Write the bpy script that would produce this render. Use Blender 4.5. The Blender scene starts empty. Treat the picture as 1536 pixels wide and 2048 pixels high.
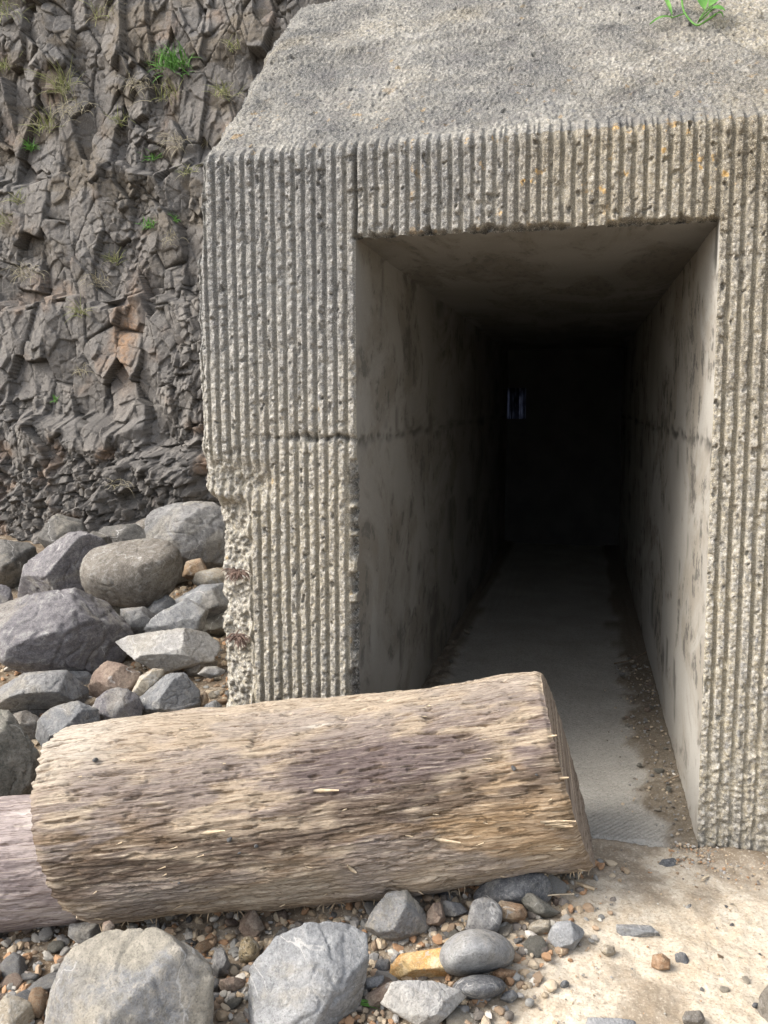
import bpy, bmesh, math, random
import numpy as np
random.seed(7)
rng = np.random.default_rng(11)
scene = bpy.context.scene
col = scene.collection

# ------------------------------------------------------------------ camera
f = 1630.0
pit, yaw = math.radians(7.55), math.radians(13.5)
fwd = np.array([-math.sin(yaw), math.cos(yaw), 0]); R = np.array([math.cos(yaw), math.sin(yaw), 0]); Zv = np.array([0, 0, 1.0])
F = math.cos(pit)*fwd - math.sin(pit)*Zv
U = math.sin(pit)*fwd + math.cos(pit)*Zv
C = np.array([-0.4448, -2.8930, 1.55])
def ray(x, y): return F + R*(x-768)/f + U*(1024-y)/f
def onY(x, y, Y=0.0):
    r = ray(x, y); return C + r*((Y-C[1])/r[1])
def onZ(x, y, z=0.0):
    r = ray(x, y); return C + r*((z-C[2])/r[2])
cam_d = bpy.data.cameras.new('camera'); cam = bpy.data.objects.new('camera', cam_d); col.objects.link(cam)
cam_d.sensor_fit = 'VERTICAL'; cam_d.sensor_height = 24.0; cam_d.lens = f/2048*24
cam_d.clip_start = 0.05; cam_d.clip_end = 500
from mathutils import Matrix, Vector, Euler
cam.matrix_world = Matrix(((R[0], U[0], -F[0], C[0]), (R[1], U[1], -F[1], C[1]), (R[2], U[2], -F[2], C[2]), (0, 0, 0, 1)))
scene.camera = cam

# ------------------------------------------------------------------ noise
def _h(i, j, k, s):
    h = (i.astype(np.uint32)*np.uint32(374761393) + j.astype(np.uint32)*np.uint32(668265263)
         + k.astype(np.uint32)*np.uint32(2246822519) + np.uint32((s*3266489917) & 0xffffffff))
    h = (h ^ (h >> np.uint32(13)))*np.uint32(1274126177)
    h = (h ^ (h >> np.uint32(15)))*np.uint32(2654435761)
    return h ^ (h >> np.uint32(16))
def _r(h): return (h & np.uint32(0xffffff)).astype(np.float32)/np.float32(0xffffff)
def pn2(u, v, s=0):
    u = np.asarray(u, np.float32); v = np.asarray(v, np.float32)
    i = np.floor(u); j = np.floor(v); a = u-i; b = v-j; i = i.astype(np.int64); j = j.astype(np.int64)
    z = np.zeros(1, np.int64)
    fa = a*a*a*(a*(a*6-15)+10); fb = b*b*b*(b*(b*6-15)+10)
    def g(di, dj):
        t = _r(_h(i+di, j+dj, z, s))*6.2831853
        return np.cos(t)*(a-di) + np.sin(t)*(b-dj)
    x0 = g(0, 0)*(1-fa)+g(1, 0)*fa; x1 = g(0, 1)*(1-fa)+g(1, 1)*fa
    return (x0*(1-fb)+x1*fb)*1.45
def fb2(u, v, s=0, o=4, g=0.5):
    r = 0; a = 1.0; t = 0
    for k in range(o):
        r = r + a*pn2(np.asarray(u)*2**k+k*13.7, np.asarray(v)*2**k+k*7.3, s+k*17); t += a; a *= g
    return r/t
def pn3(P, s=0):
    P = np.asarray(P, np.float32); I = np.floor(P); A = P-I; I = I.astype(np.int64)
    W = A*A*A*(A*(A*6-15)+10); out = 0
    for d in range(8):
        o = np.array([d & 1, d >> 1 & 1, d >> 2 & 1])
        h = _h(I[:, 0]+o[0], I[:, 1]+o[1], I[:, 2]+o[2], s)
        t = _r(h)*6.2831853; q = _r(h*np.uint32(747796405)+np.uint32(77))*2-1; rr = np.sqrt(np.maximum(0, 1-q*q))
        D = A-o
        gd = np.cos(t)*rr*D[:, 0]+np.sin(t)*rr*D[:, 1]+q*D[:, 2]
        w = np.prod(np.where(o == 1, W, 1-W), axis=1)
        out = out + w*gd
    return out*1.5
def fb3(P, s=0, o=4, g=0.5):
    r = 0; a = 1.0; t = 0
    for k in range(o):
        r = r+a*pn3(P*2**k+k*5.1, s+k*19); t += a; a *= g
    return r/t
def vor2(u, v, s=0, jit=0.9):
    u = np.asarray(u, np.float32); v = np.asarray(v, np.float32)
    i = np.floor(u).astype(np.int64); j = np.floor(v).astype(np.int64); z = np.zeros(1, np.int64)
    F1 = np.full(u.shape, 9.0, np.float32); F2 = F1.copy(); cid = np.zeros(u.shape, np.uint32)
    cx = np.zeros(u.shape, np.float32); cy = cx.copy()
    for di in (-1, 0, 1):
        for dj in (-1, 0, 1):
            h = _h(i+di, j+dj, z, s)
            px = i+di+0.5+jit*(_r(h)-0.5); py = j+dj+0.5+jit*(_r(h*np.uint32(2891336453)+np.uint32(5))-0.5)
            d = np.hypot(px-u, py-v).astype(np.float32)
            m = d < F1
            F2 = np.where(m, F1, np.minimum(F2, d)); cid = np.where(m, h, cid)
            cx = np.where(m, px, cx); cy = np.where(m, py, cy); F1 = np.where(m, d, F1)
    return F1, F2, cid, u-cx, v-cy
def rid(cid, k): return _r(cid*np.uint32(2654435761*(2*k+1) & 0xffffffff)+np.uint32(k*977+13))
def ss(a, b, x):
    t = np.clip((np.asarray(x, float)-a)/(b-a), 0, 1); return t*t*(3-2*t)

# ------------------------------------------------------------------ object helpers
def mesh_np(name, V, Q, attrs=None, cols=None, smooth=True):
    """V (n,3), Q (m,k) faces of one size"""
    me = bpy.data.meshes.new(name); V = np.ascontiguousarray(V, np.float32); Q = np.ascontiguousarray(Q, np.int32)
    me.vertices.add(len(V)); me.vertices.foreach_set('co', V.ravel())
    k = Q.shape[1]; me.loops.add(Q.size); me.loops.foreach_set('vertex_index', Q.ravel())
    me.polygons.add(len(Q)); me.polygons.foreach_set('loop_start', np.arange(0, Q.size, k, dtype=np.int32))
    me.polygons.foreach_set('loop_total', np.full(len(Q), k, np.int32))
    me.polygons.foreach_set('use_smooth', np.full(len(Q), smooth))
    for n, a in (attrs or {}).items():
        me.attributes.new(n, 'FLOAT', 'POINT').data.foreach_set('value', np.ascontiguousarray(a, np.float32).ravel())
    for n, a in (cols or {}).items():
        c4 = np.ones((len(V), 4), np.float32); c4[:, :3] = a
        me.attributes.new(n, 'FLOAT_COLOR', 'POINT').data.foreach_set('color', c4.ravel())
    me.update(); me.validate()
    return me
def gridq(nr, nc, mask=None):
    i, j = np.meshgrid(np.arange(nr-1), np.arange(nc-1), indexing='ij')
    a = i*nc+j; q = np.stack([a, a+1, a+nc+1, a+nc], -1)
    return q[mask] if mask is not None else q.reshape(-1, 4)
def put(me, name, mat, parent=None, loc=(0, 0, 0)):
    o = bpy.data.objects.new(name, me); col.objects.link(o); o.location = loc
    if mat and not me.materials: me.materials.append(mat)
    if parent: o.parent = parent
    return o
def tag(o, label, cat, group=None):
    o['label'] = label; o['category'] = cat
    if group: o['group'] = group
    return o
def empty(name, loc, label, cat, group=None):
    o = bpy.data.objects.new(name, None); col.objects.link(o); o.location = loc; o.empty_display_size = 0.1
    return tag(o, label, cat, group)

# ------------------------------------------------------------------ materials
class NT:
    def __init__(s, name):
        s.m = bpy.data.materials.new(name); s.m.use_nodes = True; s.t = s.m.node_tree; s.t.nodes.clear()
        s.out = s.t.nodes.new('ShaderNodeOutputMaterial'); s.b = s.n('ShaderNodeBsdfPrincipled')
        s.t.links.new(s.b.outputs[0], s.out.inputs[0])
        s.co = s.n('ShaderNodeTexCoord').outputs['Object']
    def n(s, ty, **kw):
        nd = s.t.nodes.new(ty)
        for k, v in kw.items(): setattr(nd, k, v)
        return nd
    def lk(s, a, b):
        if hasattr(a, 'is_output'): s.t.links.new(a, b)
        elif isinstance(a, (tuple, list)): b.default_value = (*a, 1) if len(a) == 3 and len(b.default_value) == 4 else a
        else: b.default_value = a
    def mapv(s, sc, rot=(0, 0, 0)):
        nd = s.n('ShaderNodeMapping'); s.t.links.new(s.co, nd.inputs[0]); nd.inputs['Scale'].default_value = sc; nd.inputs['Rotation'].default_value = rot
        return nd.outputs[0]
    def noise(s, scale, det=4, rough=0.55, vec=None, dist=0.0):
        nd = s.n('ShaderNodeTexNoise'); s.lk(vec if vec is not None else s.co, nd.inputs['Vector'])
        nd.inputs['Scale'].default_value = scale; nd.inputs['Detail'].default_value = det; nd.inputs['Roughness'].default_value = rough
        nd.inputs['Distortion'].default_value = dist
        return nd.outputs[0]
    def vor(s, scale, feat='F1', vec=None, rnd=1.0):
        nd = s.n('ShaderNodeTexVoronoi', feature=feat); s.lk(vec if vec is not None else s.co, nd.inputs['Vector'])
        nd.inputs['Scale'].default_value = scale; nd.inputs['Randomness'].default_value = rnd
        return nd
    def ramp(s, x, a, b, lo=0.0, hi=1.0):
        nd = s.n('ShaderNodeMapRange'); nd.clamp = True; nd.interpolation_type = 'SMOOTHSTEP'
        s.lk(x, nd.inputs[0]); nd.inputs[1].default_value = a; nd.inputs[2].default_value = b
        nd.inputs[3].default_value = lo; nd.inputs[4].default_value = hi
        return nd.outputs[0]
    def mix(s, fac, a, b, mode='MIX'):
        nd = s.n('ShaderNodeMix', data_type='RGBA', blend_type=mode)
        s.lk(fac, nd.inputs[0]); s.lk(a, nd.inputs[6]); s.lk(b, nd.inputs[7]); return nd.outputs[2]
    def math(s, op, a, b=0.0):
        nd = s.n('ShaderNodeMath', operation=op); s.lk(a, nd.inputs[0]); s.lk(b, nd.inputs[1]); return nd.outputs[0]
    def attr(s, name, out='Fac'):
        return s.n('ShaderNodeAttribute', attribute_name=name).outputs[out]
    def cramp(s, x, stops, interp='LINEAR'):
        nd = s.n('ShaderNodeValToRGB'); nd.color_ramp.interpolation = interp; s.lk(x, nd.inputs[0])
        e = nd.color_ramp.elements
        while len(e) < len(stops): e.new(0.5)
        for el, (p, c) in zip(e, stops): el.position = p; el.color = (*c, 1)
        return nd.outputs[0]
    def done(s, colr, rough=0.9, bumps=(), spec=0.25):
        s.lk(colr, s.b.inputs['Base Color']); s.lk(rough, s.b.inputs['Roughness']); s.b.inputs['Specular IOR Level'].default_value = spec
        prev = None
        for h, dist, st in bumps:
            nd = s.n('ShaderNodeBump'); s.lk(h, nd.inputs['Height']); nd.inputs['Distance'].default_value = dist; nd.inputs['Strength'].default_value = st
            if prev: s.t.links.new(prev, nd.inputs['Normal'])
            prev = nd.outputs[0]
        if prev: s.t.links.new(prev, s.b.inputs['Normal'])
        return s.m

_rm = {}
def rock_mat(key, base, second, pale=(0.5, 0.49, 0.46), pf=0.35, scale=1.0, pits=0.0):
    if key in _rm: return _rm[key]
    base, second, pale = [tuple(x*(0.85 if key in ('pale', 'lightgrey', 'tan', 'tangrey', 'rust', 'redbrown', 'pitted') else 1.1 if key == 'orange' else 0.66) for x in q) for q in (base, second, pale)]
    t = NT('rock_'+key); info = t.n('ShaderNodeObjectInfo').outputs['Random']
    off = t.n('ShaderNodeVectorMath', operation='ADD'); t.lk(t.co, off.inputs[0])
    cb = t.n('ShaderNodeCombineXYZ'); m = t.math('MULTIPLY', info, 37.0); t.lk(m, cb.inputs[0]); t.lk(m, cb.inputs[1]); t.lk(cb.outputs[0], off.inputs[1])
    v = off.outputs[0]
    n1 = t.noise(5*scale, 5, 0.6, v, 0.6); n2 = t.noise(20*scale, 8, 0.72, v, 0.3); n3 = t.noise(170*scale, 4, 0.75, v); n4 = t.noise(55*scale, 5, 0.7, v)
    c = t.mix(t.ramp(n1, 0.42, 0.58), base, second)
    c = t.mix(t.ramp(t.noise(3.2*scale, 6, 0.65, v, 1.0), 0.50, 0.62, 0, 0.55), c, (0.27, 0.245, 0.20))
    c = t.mix(t.ramp(n2, 0.50, 0.64, 0, pf+0.15), c, pale)
    c = t.mix(t.ramp(n2, 0.48, 0.36, 0, 0.55), c, tuple(x*0.55 for x in base))
    c = t.mix(t.ramp(n4, 0.47, 0.36, 0, 0.5), c, tuple(x*0.5 for x in base))
    c = t.mix(t.ramp(n4, 0.54, 0.66, 0, 0.35), c, pale)
    vn = t.math('ABSOLUTE', t.math('SUBTRACT', t.noise(2.6*scale, 4, 0.55, v, 0.9), 0.5)); c = t.mix(t.math('MULTIPLY', t.ramp(vn, 0.007, 0.002), t.ramp(n1, 0.5, 0.56, 0, 0.7)), c, (0.42, 0.41, 0.39))
    c = t.mix(t.ramp(n3, 0.55, 0.66, 0, 0.55), c, pale)
    c = t.mix(t.ramp(n3, 0.46, 0.36, 0, 0.6), c, tuple(x*0.4 for x in base))
    bs = [(n2, 0.02/scale, 0.7), (n4, 0.008/scale, 0.6), (n3, 0.003/scale, 0.7)]
    if pits: bs.append((t.ramp(t.vor(70*scale, vec=v).outputs[0], 0.1, 0.4), 0.006, pits))
    _rm[key] = t.done(c, 0.88, bs, 0.3)
    return _rm[key]
ROCK = {
 'grey': rock_mat('grey', (0.24, 0.235, 0.23), (0.31, 0.305, 0.30)),
 'purple': rock_mat('purple', (0.205, 0.192, 0.202), (0.255, 0.24, 0.25), pf=0.4),
 'blue': rock_mat('blue', (0.215, 0.22, 0.228), (0.27, 0.275, 0.28), pf=0.25),
 'darkblue': rock_mat('darkblue', (0.135, 0.14, 0.152), (0.175, 0.18, 0.19), pf=0.2),
 'brown': rock_mat('brown', (0.22, 0.195, 0.165), (0.29, 0.26, 0.22), pf=0.3),
 'tan': rock_mat('tan', (0.36, 0.31, 0.235), (0.42, 0.37, 0.29), pf=0.3),
 'tangrey': rock_mat('tangrey', (0.31, 0.285, 0.235), (0.25, 0.25, 0.25), (0.44, 0.40, 0.33), 0.5),
 'pale': rock_mat('pale', (0.42, 0.40, 0.365), (0.36, 0.35, 0.335), (0.56, 0.54, 0.5), 0.5),
 'lightgrey': rock_mat('lightgrey', (0.31, 0.312, 0.312), (0.26, 0.265, 0.27), (0.45, 0.45, 0.44), 0.5),
 'rust': rock_mat('rust', (0.31, 0.19, 0.11), (0.38, 0.27, 0.17), (0.52, 0.42, 0.3), 0.35),
 'redbrown': rock_mat('redbrown', (0.225, 0.165, 0.13), (0.29, 0.22, 0.17), (0.4, 0.33, 0.26), 0.3),
 'orange': rock_mat('orange', (0.55, 0.40, 0.20), (0.52, 0.28, 0.09), (0.64, 0.54, 0.38), 0.5),
 'dark': rock_mat('dark', (0.13, 0.125, 0.115), (0.18, 0.17, 0.155), (0.3, 0.29, 0.27), 0.2),
 'olive': rock_mat('olive', (0.19, 0.185, 0.155), (0.25, 0.235, 0.2), (0.36, 0.34, 0.29), 0.25),
 'pitted': rock_mat('pitted', (0.34, 0.27, 0.16), (0.40, 0.33, 0.21), pf=0.2, pits=1.0),
}

def concrete_mat(name, top=False):
    t = NT(name)
    g = t.attr('groove'); d = t.attr('dmg'); yel = t.attr('warm')
    n1 = t.noise(2.2, 4, 0.6); n2 = t.noise(14, 5, 0.65); n3 = t.noise(70, 4, 0.7); n4 = t.noise(260, 2, 0.6)
    c = t.mix(t.ramp(n1, 0.35, 0.65), (0.28, 0.27, 0.245), (0.385, 0.37, 0.325))
    c = t.mix(t.math('MULTIPLY', yel, t.ramp(n2, 0.3, 0.6, 0.35, 1.0)), c, (0.40, 0.345, 0.235))
    vo = t.vor(95); vcol = t.n('ShaderNodeSeparateColor'); t.lk(vo.outputs['Color'], vcol.inputs[0])
    ag = t.cramp(vcol.outputs[0], [(0.0, (0.13, 0.135, 0.15)), (0.22, (0.22, 0.22, 0.215)), (0.5, (0.33, 0.32, 0.30)), (0.78, (0.50, 0.48, 0.44)), (1.0, (0.66, 0.64, 0.6))])
    ng = t.math('SUBTRACT', 1.0, g)
    c = t.mix(t.math('MULTIPLY', ng, t.ramp(n3, 0.35, 0.6, 0.15, 0.75)), c, ag)
    vo2 = t.vor(26); v2 = t.n('ShaderNodeSeparateColor'); t.lk(vo2.outputs['Color'], v2.inputs[0])
    bigm = t.math('MULTIPLY', t.ramp(v2.outputs[0], 0.90, 0.92), t.ramp(vo2.outputs['Distance'], 0.40, 0.28))
    bigc = t.cramp(v2.outputs[1], [(0.0, (0.17, 0.175, 0.19)), (0.4, (0.27, 0.27, 0.27)), (0.62, (0.60, 0.58, 0.54)), (0.8, (0.45, 0.32, 0.15)), (1, (0.30, 0.27, 0.25))], 'CONSTANT')
    c = t.mix(t.math('MULTIPLY', bigm, t.math('MULTIPLY', ng, 0.75)), c, bigc)
    c = t.mix(t.math('MULTIPLY', t.attr('grime'), t.ramp(t.noise(7, 6, 0.7), 0.36, 0.6, 0.95, 0.55)), c, t.mix(t.ramp(n4, 0.40, 0.60), t.mix(t.ramp(yel, 0.4, 0.8), (0.085, 0.085, 0.085), (0.085, 0.07, 0.05)), t.mix(t.ramp(yel, 0.4, 0.8), (0.20, 0.198, 0.192), (0.235, 0.195, 0.125))))
    li = t.math('MULTIPLY', t.ramp(t.noise(17, 3, 0.6), 0.62, 0.70), t.attr('lichen'))
    c = t.mix(li, c, (0.46, 0.29, 0.10))
    c = t.mix(t.ramp(n2, 0.42, 0.30, 0, 0.35), c, (0.16, 0.16, 0.15))
    c = t.mix(t.math('MULTIPLY', g, 0.5), c, t.mix(yel, (0.25, 0.245, 0.225), (0.27, 0.245, 0.19)))
    c = t.mix(t.math('MULTIPLY', d, t.ramp(n3, 0.38, 0.64, 1.0, 0.55)), c, (0.042, 0.042, 0.04))
    c = t.mix(t.ramp(n4, 0.54, 0.68, 0, 0.45), c, (0.62, 0.6, 0.56)); c = t.mix(t.ramp(n4, 0.46, 0.34, 0, 0.5), c, (0.09, 0.09, 0.088)); n5 = t.noise(120, 5, 0.75); c = t.mix(t.ramp(n5, 0.46, 0.37, 0, 0.45), c, (0.11, 0.11, 0.105)); c = t.mix(t.ramp(n5, 0.56, 0.67, 0, 0.3), c, (0.58, 0.56, 0.51))
    if top:
        b1 = t.noise(4.0, 8, 0.78, t.mapv((1, 1.6, 1.6)), 0.8); b2 = t.noise(9, 6, 0.7)
        c = t.mix(1.0, c, t.mix(t.ramp(b1, 0.40, 0.60), (0.72, 0.72, 0.715), (0.82, 0.805, 0.77)), 'MULTIPLY')
        c = t.mix(t.ramp(b2, 0.48, 0.38, 0, 0.25), c, (0.12, 0.11, 0.11)); c = t.mix(t.ramp(b2, 0.55, 0.68, 0, 0.3), c, (0.46, 0.44, 0.39))
    return t.done(c, 0.93, [(n3, 0.010, 0.7), (vo.outputs['Distance'], -0.004, 0.5), (n5, 0.006, 0.7), (n4, 0.0025, 0.8)], 0.2)
M_face = concrete_mat('weathered_concrete'); M_top = concrete_mat('mottled_roof_concrete', True)

def inner_mat(name, k=1.0):
    t = NT(name)
    n1 = t.noise(1.5, 4); st = t.noise(1.0, 6, 0.66, t.mapv((4, 1.5, 2.0)), 0.7); st2 = t.noise(1.0, 6, 0.7, t.mapv((30, 10, 9.0))); n3 = t.noise(120, 4, 0.65)
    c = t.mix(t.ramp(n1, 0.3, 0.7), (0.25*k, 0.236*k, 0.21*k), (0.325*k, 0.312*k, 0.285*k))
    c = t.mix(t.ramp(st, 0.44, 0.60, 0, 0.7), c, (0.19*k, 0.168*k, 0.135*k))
    mould = t.math('MULTIPLY', t.ramp(st2, 0.52, 0.58), t.ramp(st, 0.47, 0.56))
    c = t.mix(t.math('MULTIPLY', mould, 0.85), c, (0.10, 0.095, 0.085))
    c = t.mix(t.attr('joint'), c, (0.085, 0.08, 0.07))
    c = t.mix(t.ramp(n3, 0.58, 0.75, 0, 0.35), c, (0.5, 0.48, 0.43)); c = t.mix(t.ramp(n3, 0.42, 0.28, 0, 0.5), c, (0.14, 0.13, 0.11))
    return t.done(c, 0.85, [(st2, 0.003, 0.4), (n3, 0.002, 0.4)], 0.25)
M_inner = inner_mat('smooth_tunnel_concrete'); M_wallr = inner_mat('lit_tunnel_concrete', 1.35); M_wallL = inner_mat('shaded_tunnel_concrete', 0.78); M_ceil = inner_mat('shaded_ceiling_concrete', 0.62)  # one concrete: light painted into the right wall, shade into left wall and ceiling

def floor_mat():
    t = NT('tunnel_floor_concrete')
    n1 = t.noise(3, 5, 0.6); n2 = t.noise(60, 4, 0.65); di = t.attr('dirt')
    w = t.n('ShaderNodeTexWave', wave_type='BANDS'); t.lk(t.mapv((1, 1, 1), (0, 0, 0.7)), w.inputs['Vector']); w.inputs['Scale'].default_value = 18; w.inputs['Distortion'].default_value = 3.0; w.inputs['Detail'].default_value = 3
    c = t.mix(t.ramp(n1, 0.3, 0.7), (0.27, 0.258, 0.23), (0.34, 0.325, 0.29))
    c = t.mix(t.ramp(n2, 0.5, 0.3, 0, 0.5), c, (0.2, 0.195, 0.18))
    c = t.mix(t.math('MULTIPLY', di, t.ramp(n2, 0.3, 0.5, 0.6, 1.0)), c, (0.13, 0.105, 0.075)); n9 = t.noise(150, 4, 0.75); c = t.mix(t.ramp(n9, 0.47, 0.37, 0, 0.6), c, (0.09, 0.08, 0.065)); c = t.mix(t.ramp(n9, 0.56, 0.66, 0, 0.35), c, (0.45, 0.42, 0.37))
    return t.done(c, 0.9, [(w.outputs['Fac'], 0.004, 0.35), (n2, 0.006, 0.5)], 0.2)
def ground_mat():
    t = NT('sandy_dirt')
    n1 = t.noise(2.5, 5, 0.6); n2 = t.noise(13, 6, 0.65); n3 = t.noise(120, 4, 0.7); n4 = t.noise(45, 4, 0.6); di = t.attr('dirt')
    c = t.mix(t.ramp(n1, 0.35, 0.65), (0.43, 0.375, 0.295), (0.49, 0.44, 0.36))
    c = t.mix(t.ramp(n2, 0.42, 0.66, 0, 0.6), c, (0.40, 0.32, 0.225))
    c = t.mix(t.math('MULTIPLY', di, t.ramp(n2, 0.35, 0.55, 0.6, 1.0)), c, (0.11, 0.08, 0.052))
    c = t.mix(t.ramp(n4, 0.56, 0.66, 0, 0.5), c, (0.26, 0.21, 0.15)); c = t.mix(t.ramp(n3, 0.55, 0.66, 0, 0.4), c, (0.66, 0.6, 0.5)); c = t.mix(t.ramp(n3, 0.46, 0.36, 0, 0.55), c, (0.17, 0.135, 0.1))
    return t.done(c, 0.95, [(n2, 0.010, 0.45), (n4, 0.006, 0.5), (n3, 0.004, 0.6)], 0.15)
def cliff_mat():
    t = NT('fractured_basalt')
    ti = t.attr('tint'); cr = t.attr('crack'); ru = t.attr('rust'); so = t.attr('soil')
    n1 = t.noise(3, 5, 0.6); n2 = t.noise(20, 6, 0.68, dist=0.4); n3 = t.noise(110, 4, 0.7)
    c = t.mix(ti, (0.115, 0.107, 0.099), (0.178, 0.164, 0.148))
    c = t.mix(t.ramp(n1, 0.45, 0.66, 0, 0.55), c, (0.122, 0.117, 0.113))
    c = t.mix(t.ramp(n2, 0.54, 0.72, 0, 0.45), c, (0.27, 0.245, 0.21)); c = t.mix(t.ramp(n2, 0.44, 0.3, 0, 0.5), c, (0.075, 0.068, 0.06))
    c = t.mix(t.math('MULTIPLY', ru, t.ramp(n2, 0.35, 0.6, 0.3, 0.9)), c, (0.27, 0.165, 0.095))
    c = t.mix(t.math('MULTIPLY', so, t.ramp(n2, 0.3, 0.6, 0.4, 1)), c, (0.115, 0.095, 0.07))
    c = t.mix(t.math('MULTIPLY', cr, 0.85), c, (0.03, 0.027, 0.023))
    c = t.mix(t.ramp(n3, 0.55, 0.68, 0, 0.4), c, (0.33, 0.31, 0.28)); c = t.mix(t.ramp(n3, 0.46, 0.35, 0, 0.5), c, (0.06, 0.055, 0.05))
    return t.done(c, 0.9, [(n2, 0.02, 0.55), (n3, 0.005, 0.55)], 0.25)
def wood_mat():
    t = NT('weathered_driftwood')
    c = t.attr('wood', 'Color'); g = t.attr('guv', 'Vector')
    mp = t.n('ShaderNodeMapping'); t.lk(g, mp.inputs[0]); mp.inputs['Scale'].default_value = (8, 150, 1)
    n1 = t.noise(1, 6, 0.7, mp.outputs[0], 0.5)
    mp2 = t.n('ShaderNodeMapping'); t.lk(g, mp2.inputs[0]); mp2.inputs['Scale'].default_value = (40, 420, 1)
    n2 = t.noise(1, 4, 0.7, mp2.outputs[0])
    c2 = t.mix(t.ramp(n1, 0.49, 0.36, 0, 0.85), c, t.mix(1.0, c, (0.42, 0.36, 0.31), 'MULTIPLY'))
    c2 = t.mix(t.ramp(n1, 0.53, 0.66, 0, 0.45), c2, (0.60, 0.51, 0.39))
    c2 = t.mix(t.ramp(n2, 0.48, 0.35, 0, 0.7), c2, t.mix(1.0, c2, (0.4, 0.36, 0.32), 'MULTIPLY'))
    return t.done(c2, 0.9, [(n1, 0.007, 0.7), (n2, 0.003, 0.7)], 0.15)
M_floor, M_ground, M_cliff, M_wood = floor_mat(), ground_mat(), cliff_mat(), wood_mat()
def plain(name, c1, c2, sc=30, rough=0.7, trans=0.0, spec=0.3):
    t = NT(name); n = t.noise(sc, 4)
    c = t.mix(t.ramp(n, 0.3, 0.7), c1, c2); m = t.done(c, rough, [(n, 0.002, 0.3)], spec)
    if trans:
        tr = t.n('ShaderNodeBsdfTranslucent'); t.lk(c, tr.inputs[0]); mx = t.n('ShaderNodeMixShader'); mx.inputs[0].default_value = trans
        t.t.links.new(t.b.outputs[0], mx.inputs[1]); t.t.links.new(tr.outputs[0], mx.inputs[2]); t.t.links.new(mx.outputs[0], t.out.inputs[0])
    return m
M_green = plain('fresh_green_leaf', (0.08, 0.22, 0.04), (0.17, 0.36, 0.08), 20, 0.5, 0.35)
M_olive = plain('olive_grass_blade', (0.17, 0.20, 0.07), (0.34, 0.35, 0.14), 20, 0.6, 0.3)
M_straw = plain('straw_grass_blade', (0.30, 0.27, 0.18), (0.42, 0.38, 0.27), 20, 0.7, 0.3)
M_twig = plain('dry_twig_bark', (0.16, 0.12, 0.08), (0.27, 0.21, 0.15), 60, 0.9)
M_root = plain('pale_dry_root', (0.42, 0.34, 0.24), (0.52, 0.44, 0.32), 60, 0.9)
M_splint = plain('fresh_wood_splinter', (0.50, 0.41, 0.29), (0.38, 0.29, 0.19), 60, 0.8)
M_seaweed = plain('dry_brown_plant', (0.09, 0.06, 0.05), (0.17, 0.115, 0.09), 60, 0.9)
def daylight_mat(name, k):
    t = NT(name); n = t.noise(1, 5, 0.7, t.mapv((70, 70, 1.6))); n2 = t.noise(1, 3, 0.5, t.mapv((9, 9, 5)))
    c = t.mix(t.ramp(n, 0.42, 0.62), (0.02*k, 0.022*k, 0.028*k), (0.17*k, 0.18*k, 0.22*k)); c = t.mix(t.ramp(n2, 0.35, 0.6), (0.01*k, 0.01*k, 0.015*k), c)
    t.done(c, 0.7); tr = t.n('ShaderNodeBsdfTranslucent'); t.lk(c, tr.inputs[0]); t.t.links.new(tr.outputs[0], t.out.inputs[0]); return t.m
M_daylight, M_daylight2 = daylight_mat('painted_daylight', 1.5), daylight_mat('dim_painted_daylight', 0.4)  # streaked tones painted to stand in for a dim patch of daylight
M_dark = plain('shade_black_concrete', (0.05, 0.05, 0.05), (0.07, 0.069, 0.067), 4, 0.9)  # shade of the deep tunnel put into the end wall's colour
M_shell = plain('white_shell', (0.75, 0.72, 0.66), (0.6, 0.56, 0.5), 60, 0.5)

# ------------------------------------------------------------------ terrain height
def zg(x, y):
    x = np.asarray(x, float); y = np.asarray(y, float)
    zl = -0.12 + 0.62*(1-np.exp(-np.maximum(y+0.8, 0)/1.6)) - 0.05*ss(-0.9, -2.2, y)
    zr = -0.006 - 0.035*ss(-0.12, -1.3, y)
    w = ss(-0.45, -1.5, x)
    z = zr*(1-w) + zl*w
    z = np.where((x > -1.80) & (y > -0.03), -0.05, z)
    return z
def march(px, py, lift=0.0):
    r = ray(px, py); t = 0.8
    for _ in range(1200):
        P = C+r*t
        if P[2] <= zg(P[0], P[1])+lift: break
        t += 0.006
    return t

# ------------------------------------------------------------------ ground sheet
def stretch(lo, hi, step, far, k=1.35):
    a = list(np.arange(lo, hi, step)); s = step; x = lo; L = []
    while x > -far: s *= k; x -= s; L.append(x)
    s = step; x = a[-1]; Rr = []
    while x < far: s *= k; x += s; Rr.append(x)
    return np.array(L[::-1]+a+Rr)
gx = stretch(-2.9, 0.5, 0.008, 90); gy = stretch(-1.5, 0.06, 0.008, 90)
GX, GY = np.meshgrid(gx, gy)
GZ = zg(GX, GY)
near = (np.abs(GX) < 5) & (np.abs(GY) < 5)
dirt = ss(-0.42, 0.02, GY+0.10*pn2(GX*5, GY*5, 3)-0.02)*ss(-0.12, 0.06, GX+0.06*pn2(GX*7, GY*7, 4))
dirt = np.maximum(dirt, ss(-1.6, -1.8, GX))
dirt = np.maximum(dirt, ss(-0.05, -0.45, GX-0.32*(GY+0.28)+0.1*pn2(GX*4, GY*4, 8)+0.2)*0.75)
dirt = np.maximum(dirt, 0.55*ss(0.12, 0.3, fb2(GX*2.3, GY*2.3, 44, 3)))
lump = 0.014*fb2(GX*5, GY*5, 21, 3)+0.006*fb2(GX*22, GY*22, 22, 3)+0.005*np.maximum(0, pn2(GX*55, GY*55, 23))+0.004*np.maximum(0, fb2(GX*70, GY*70, 29, 2)-0.1)
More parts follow.
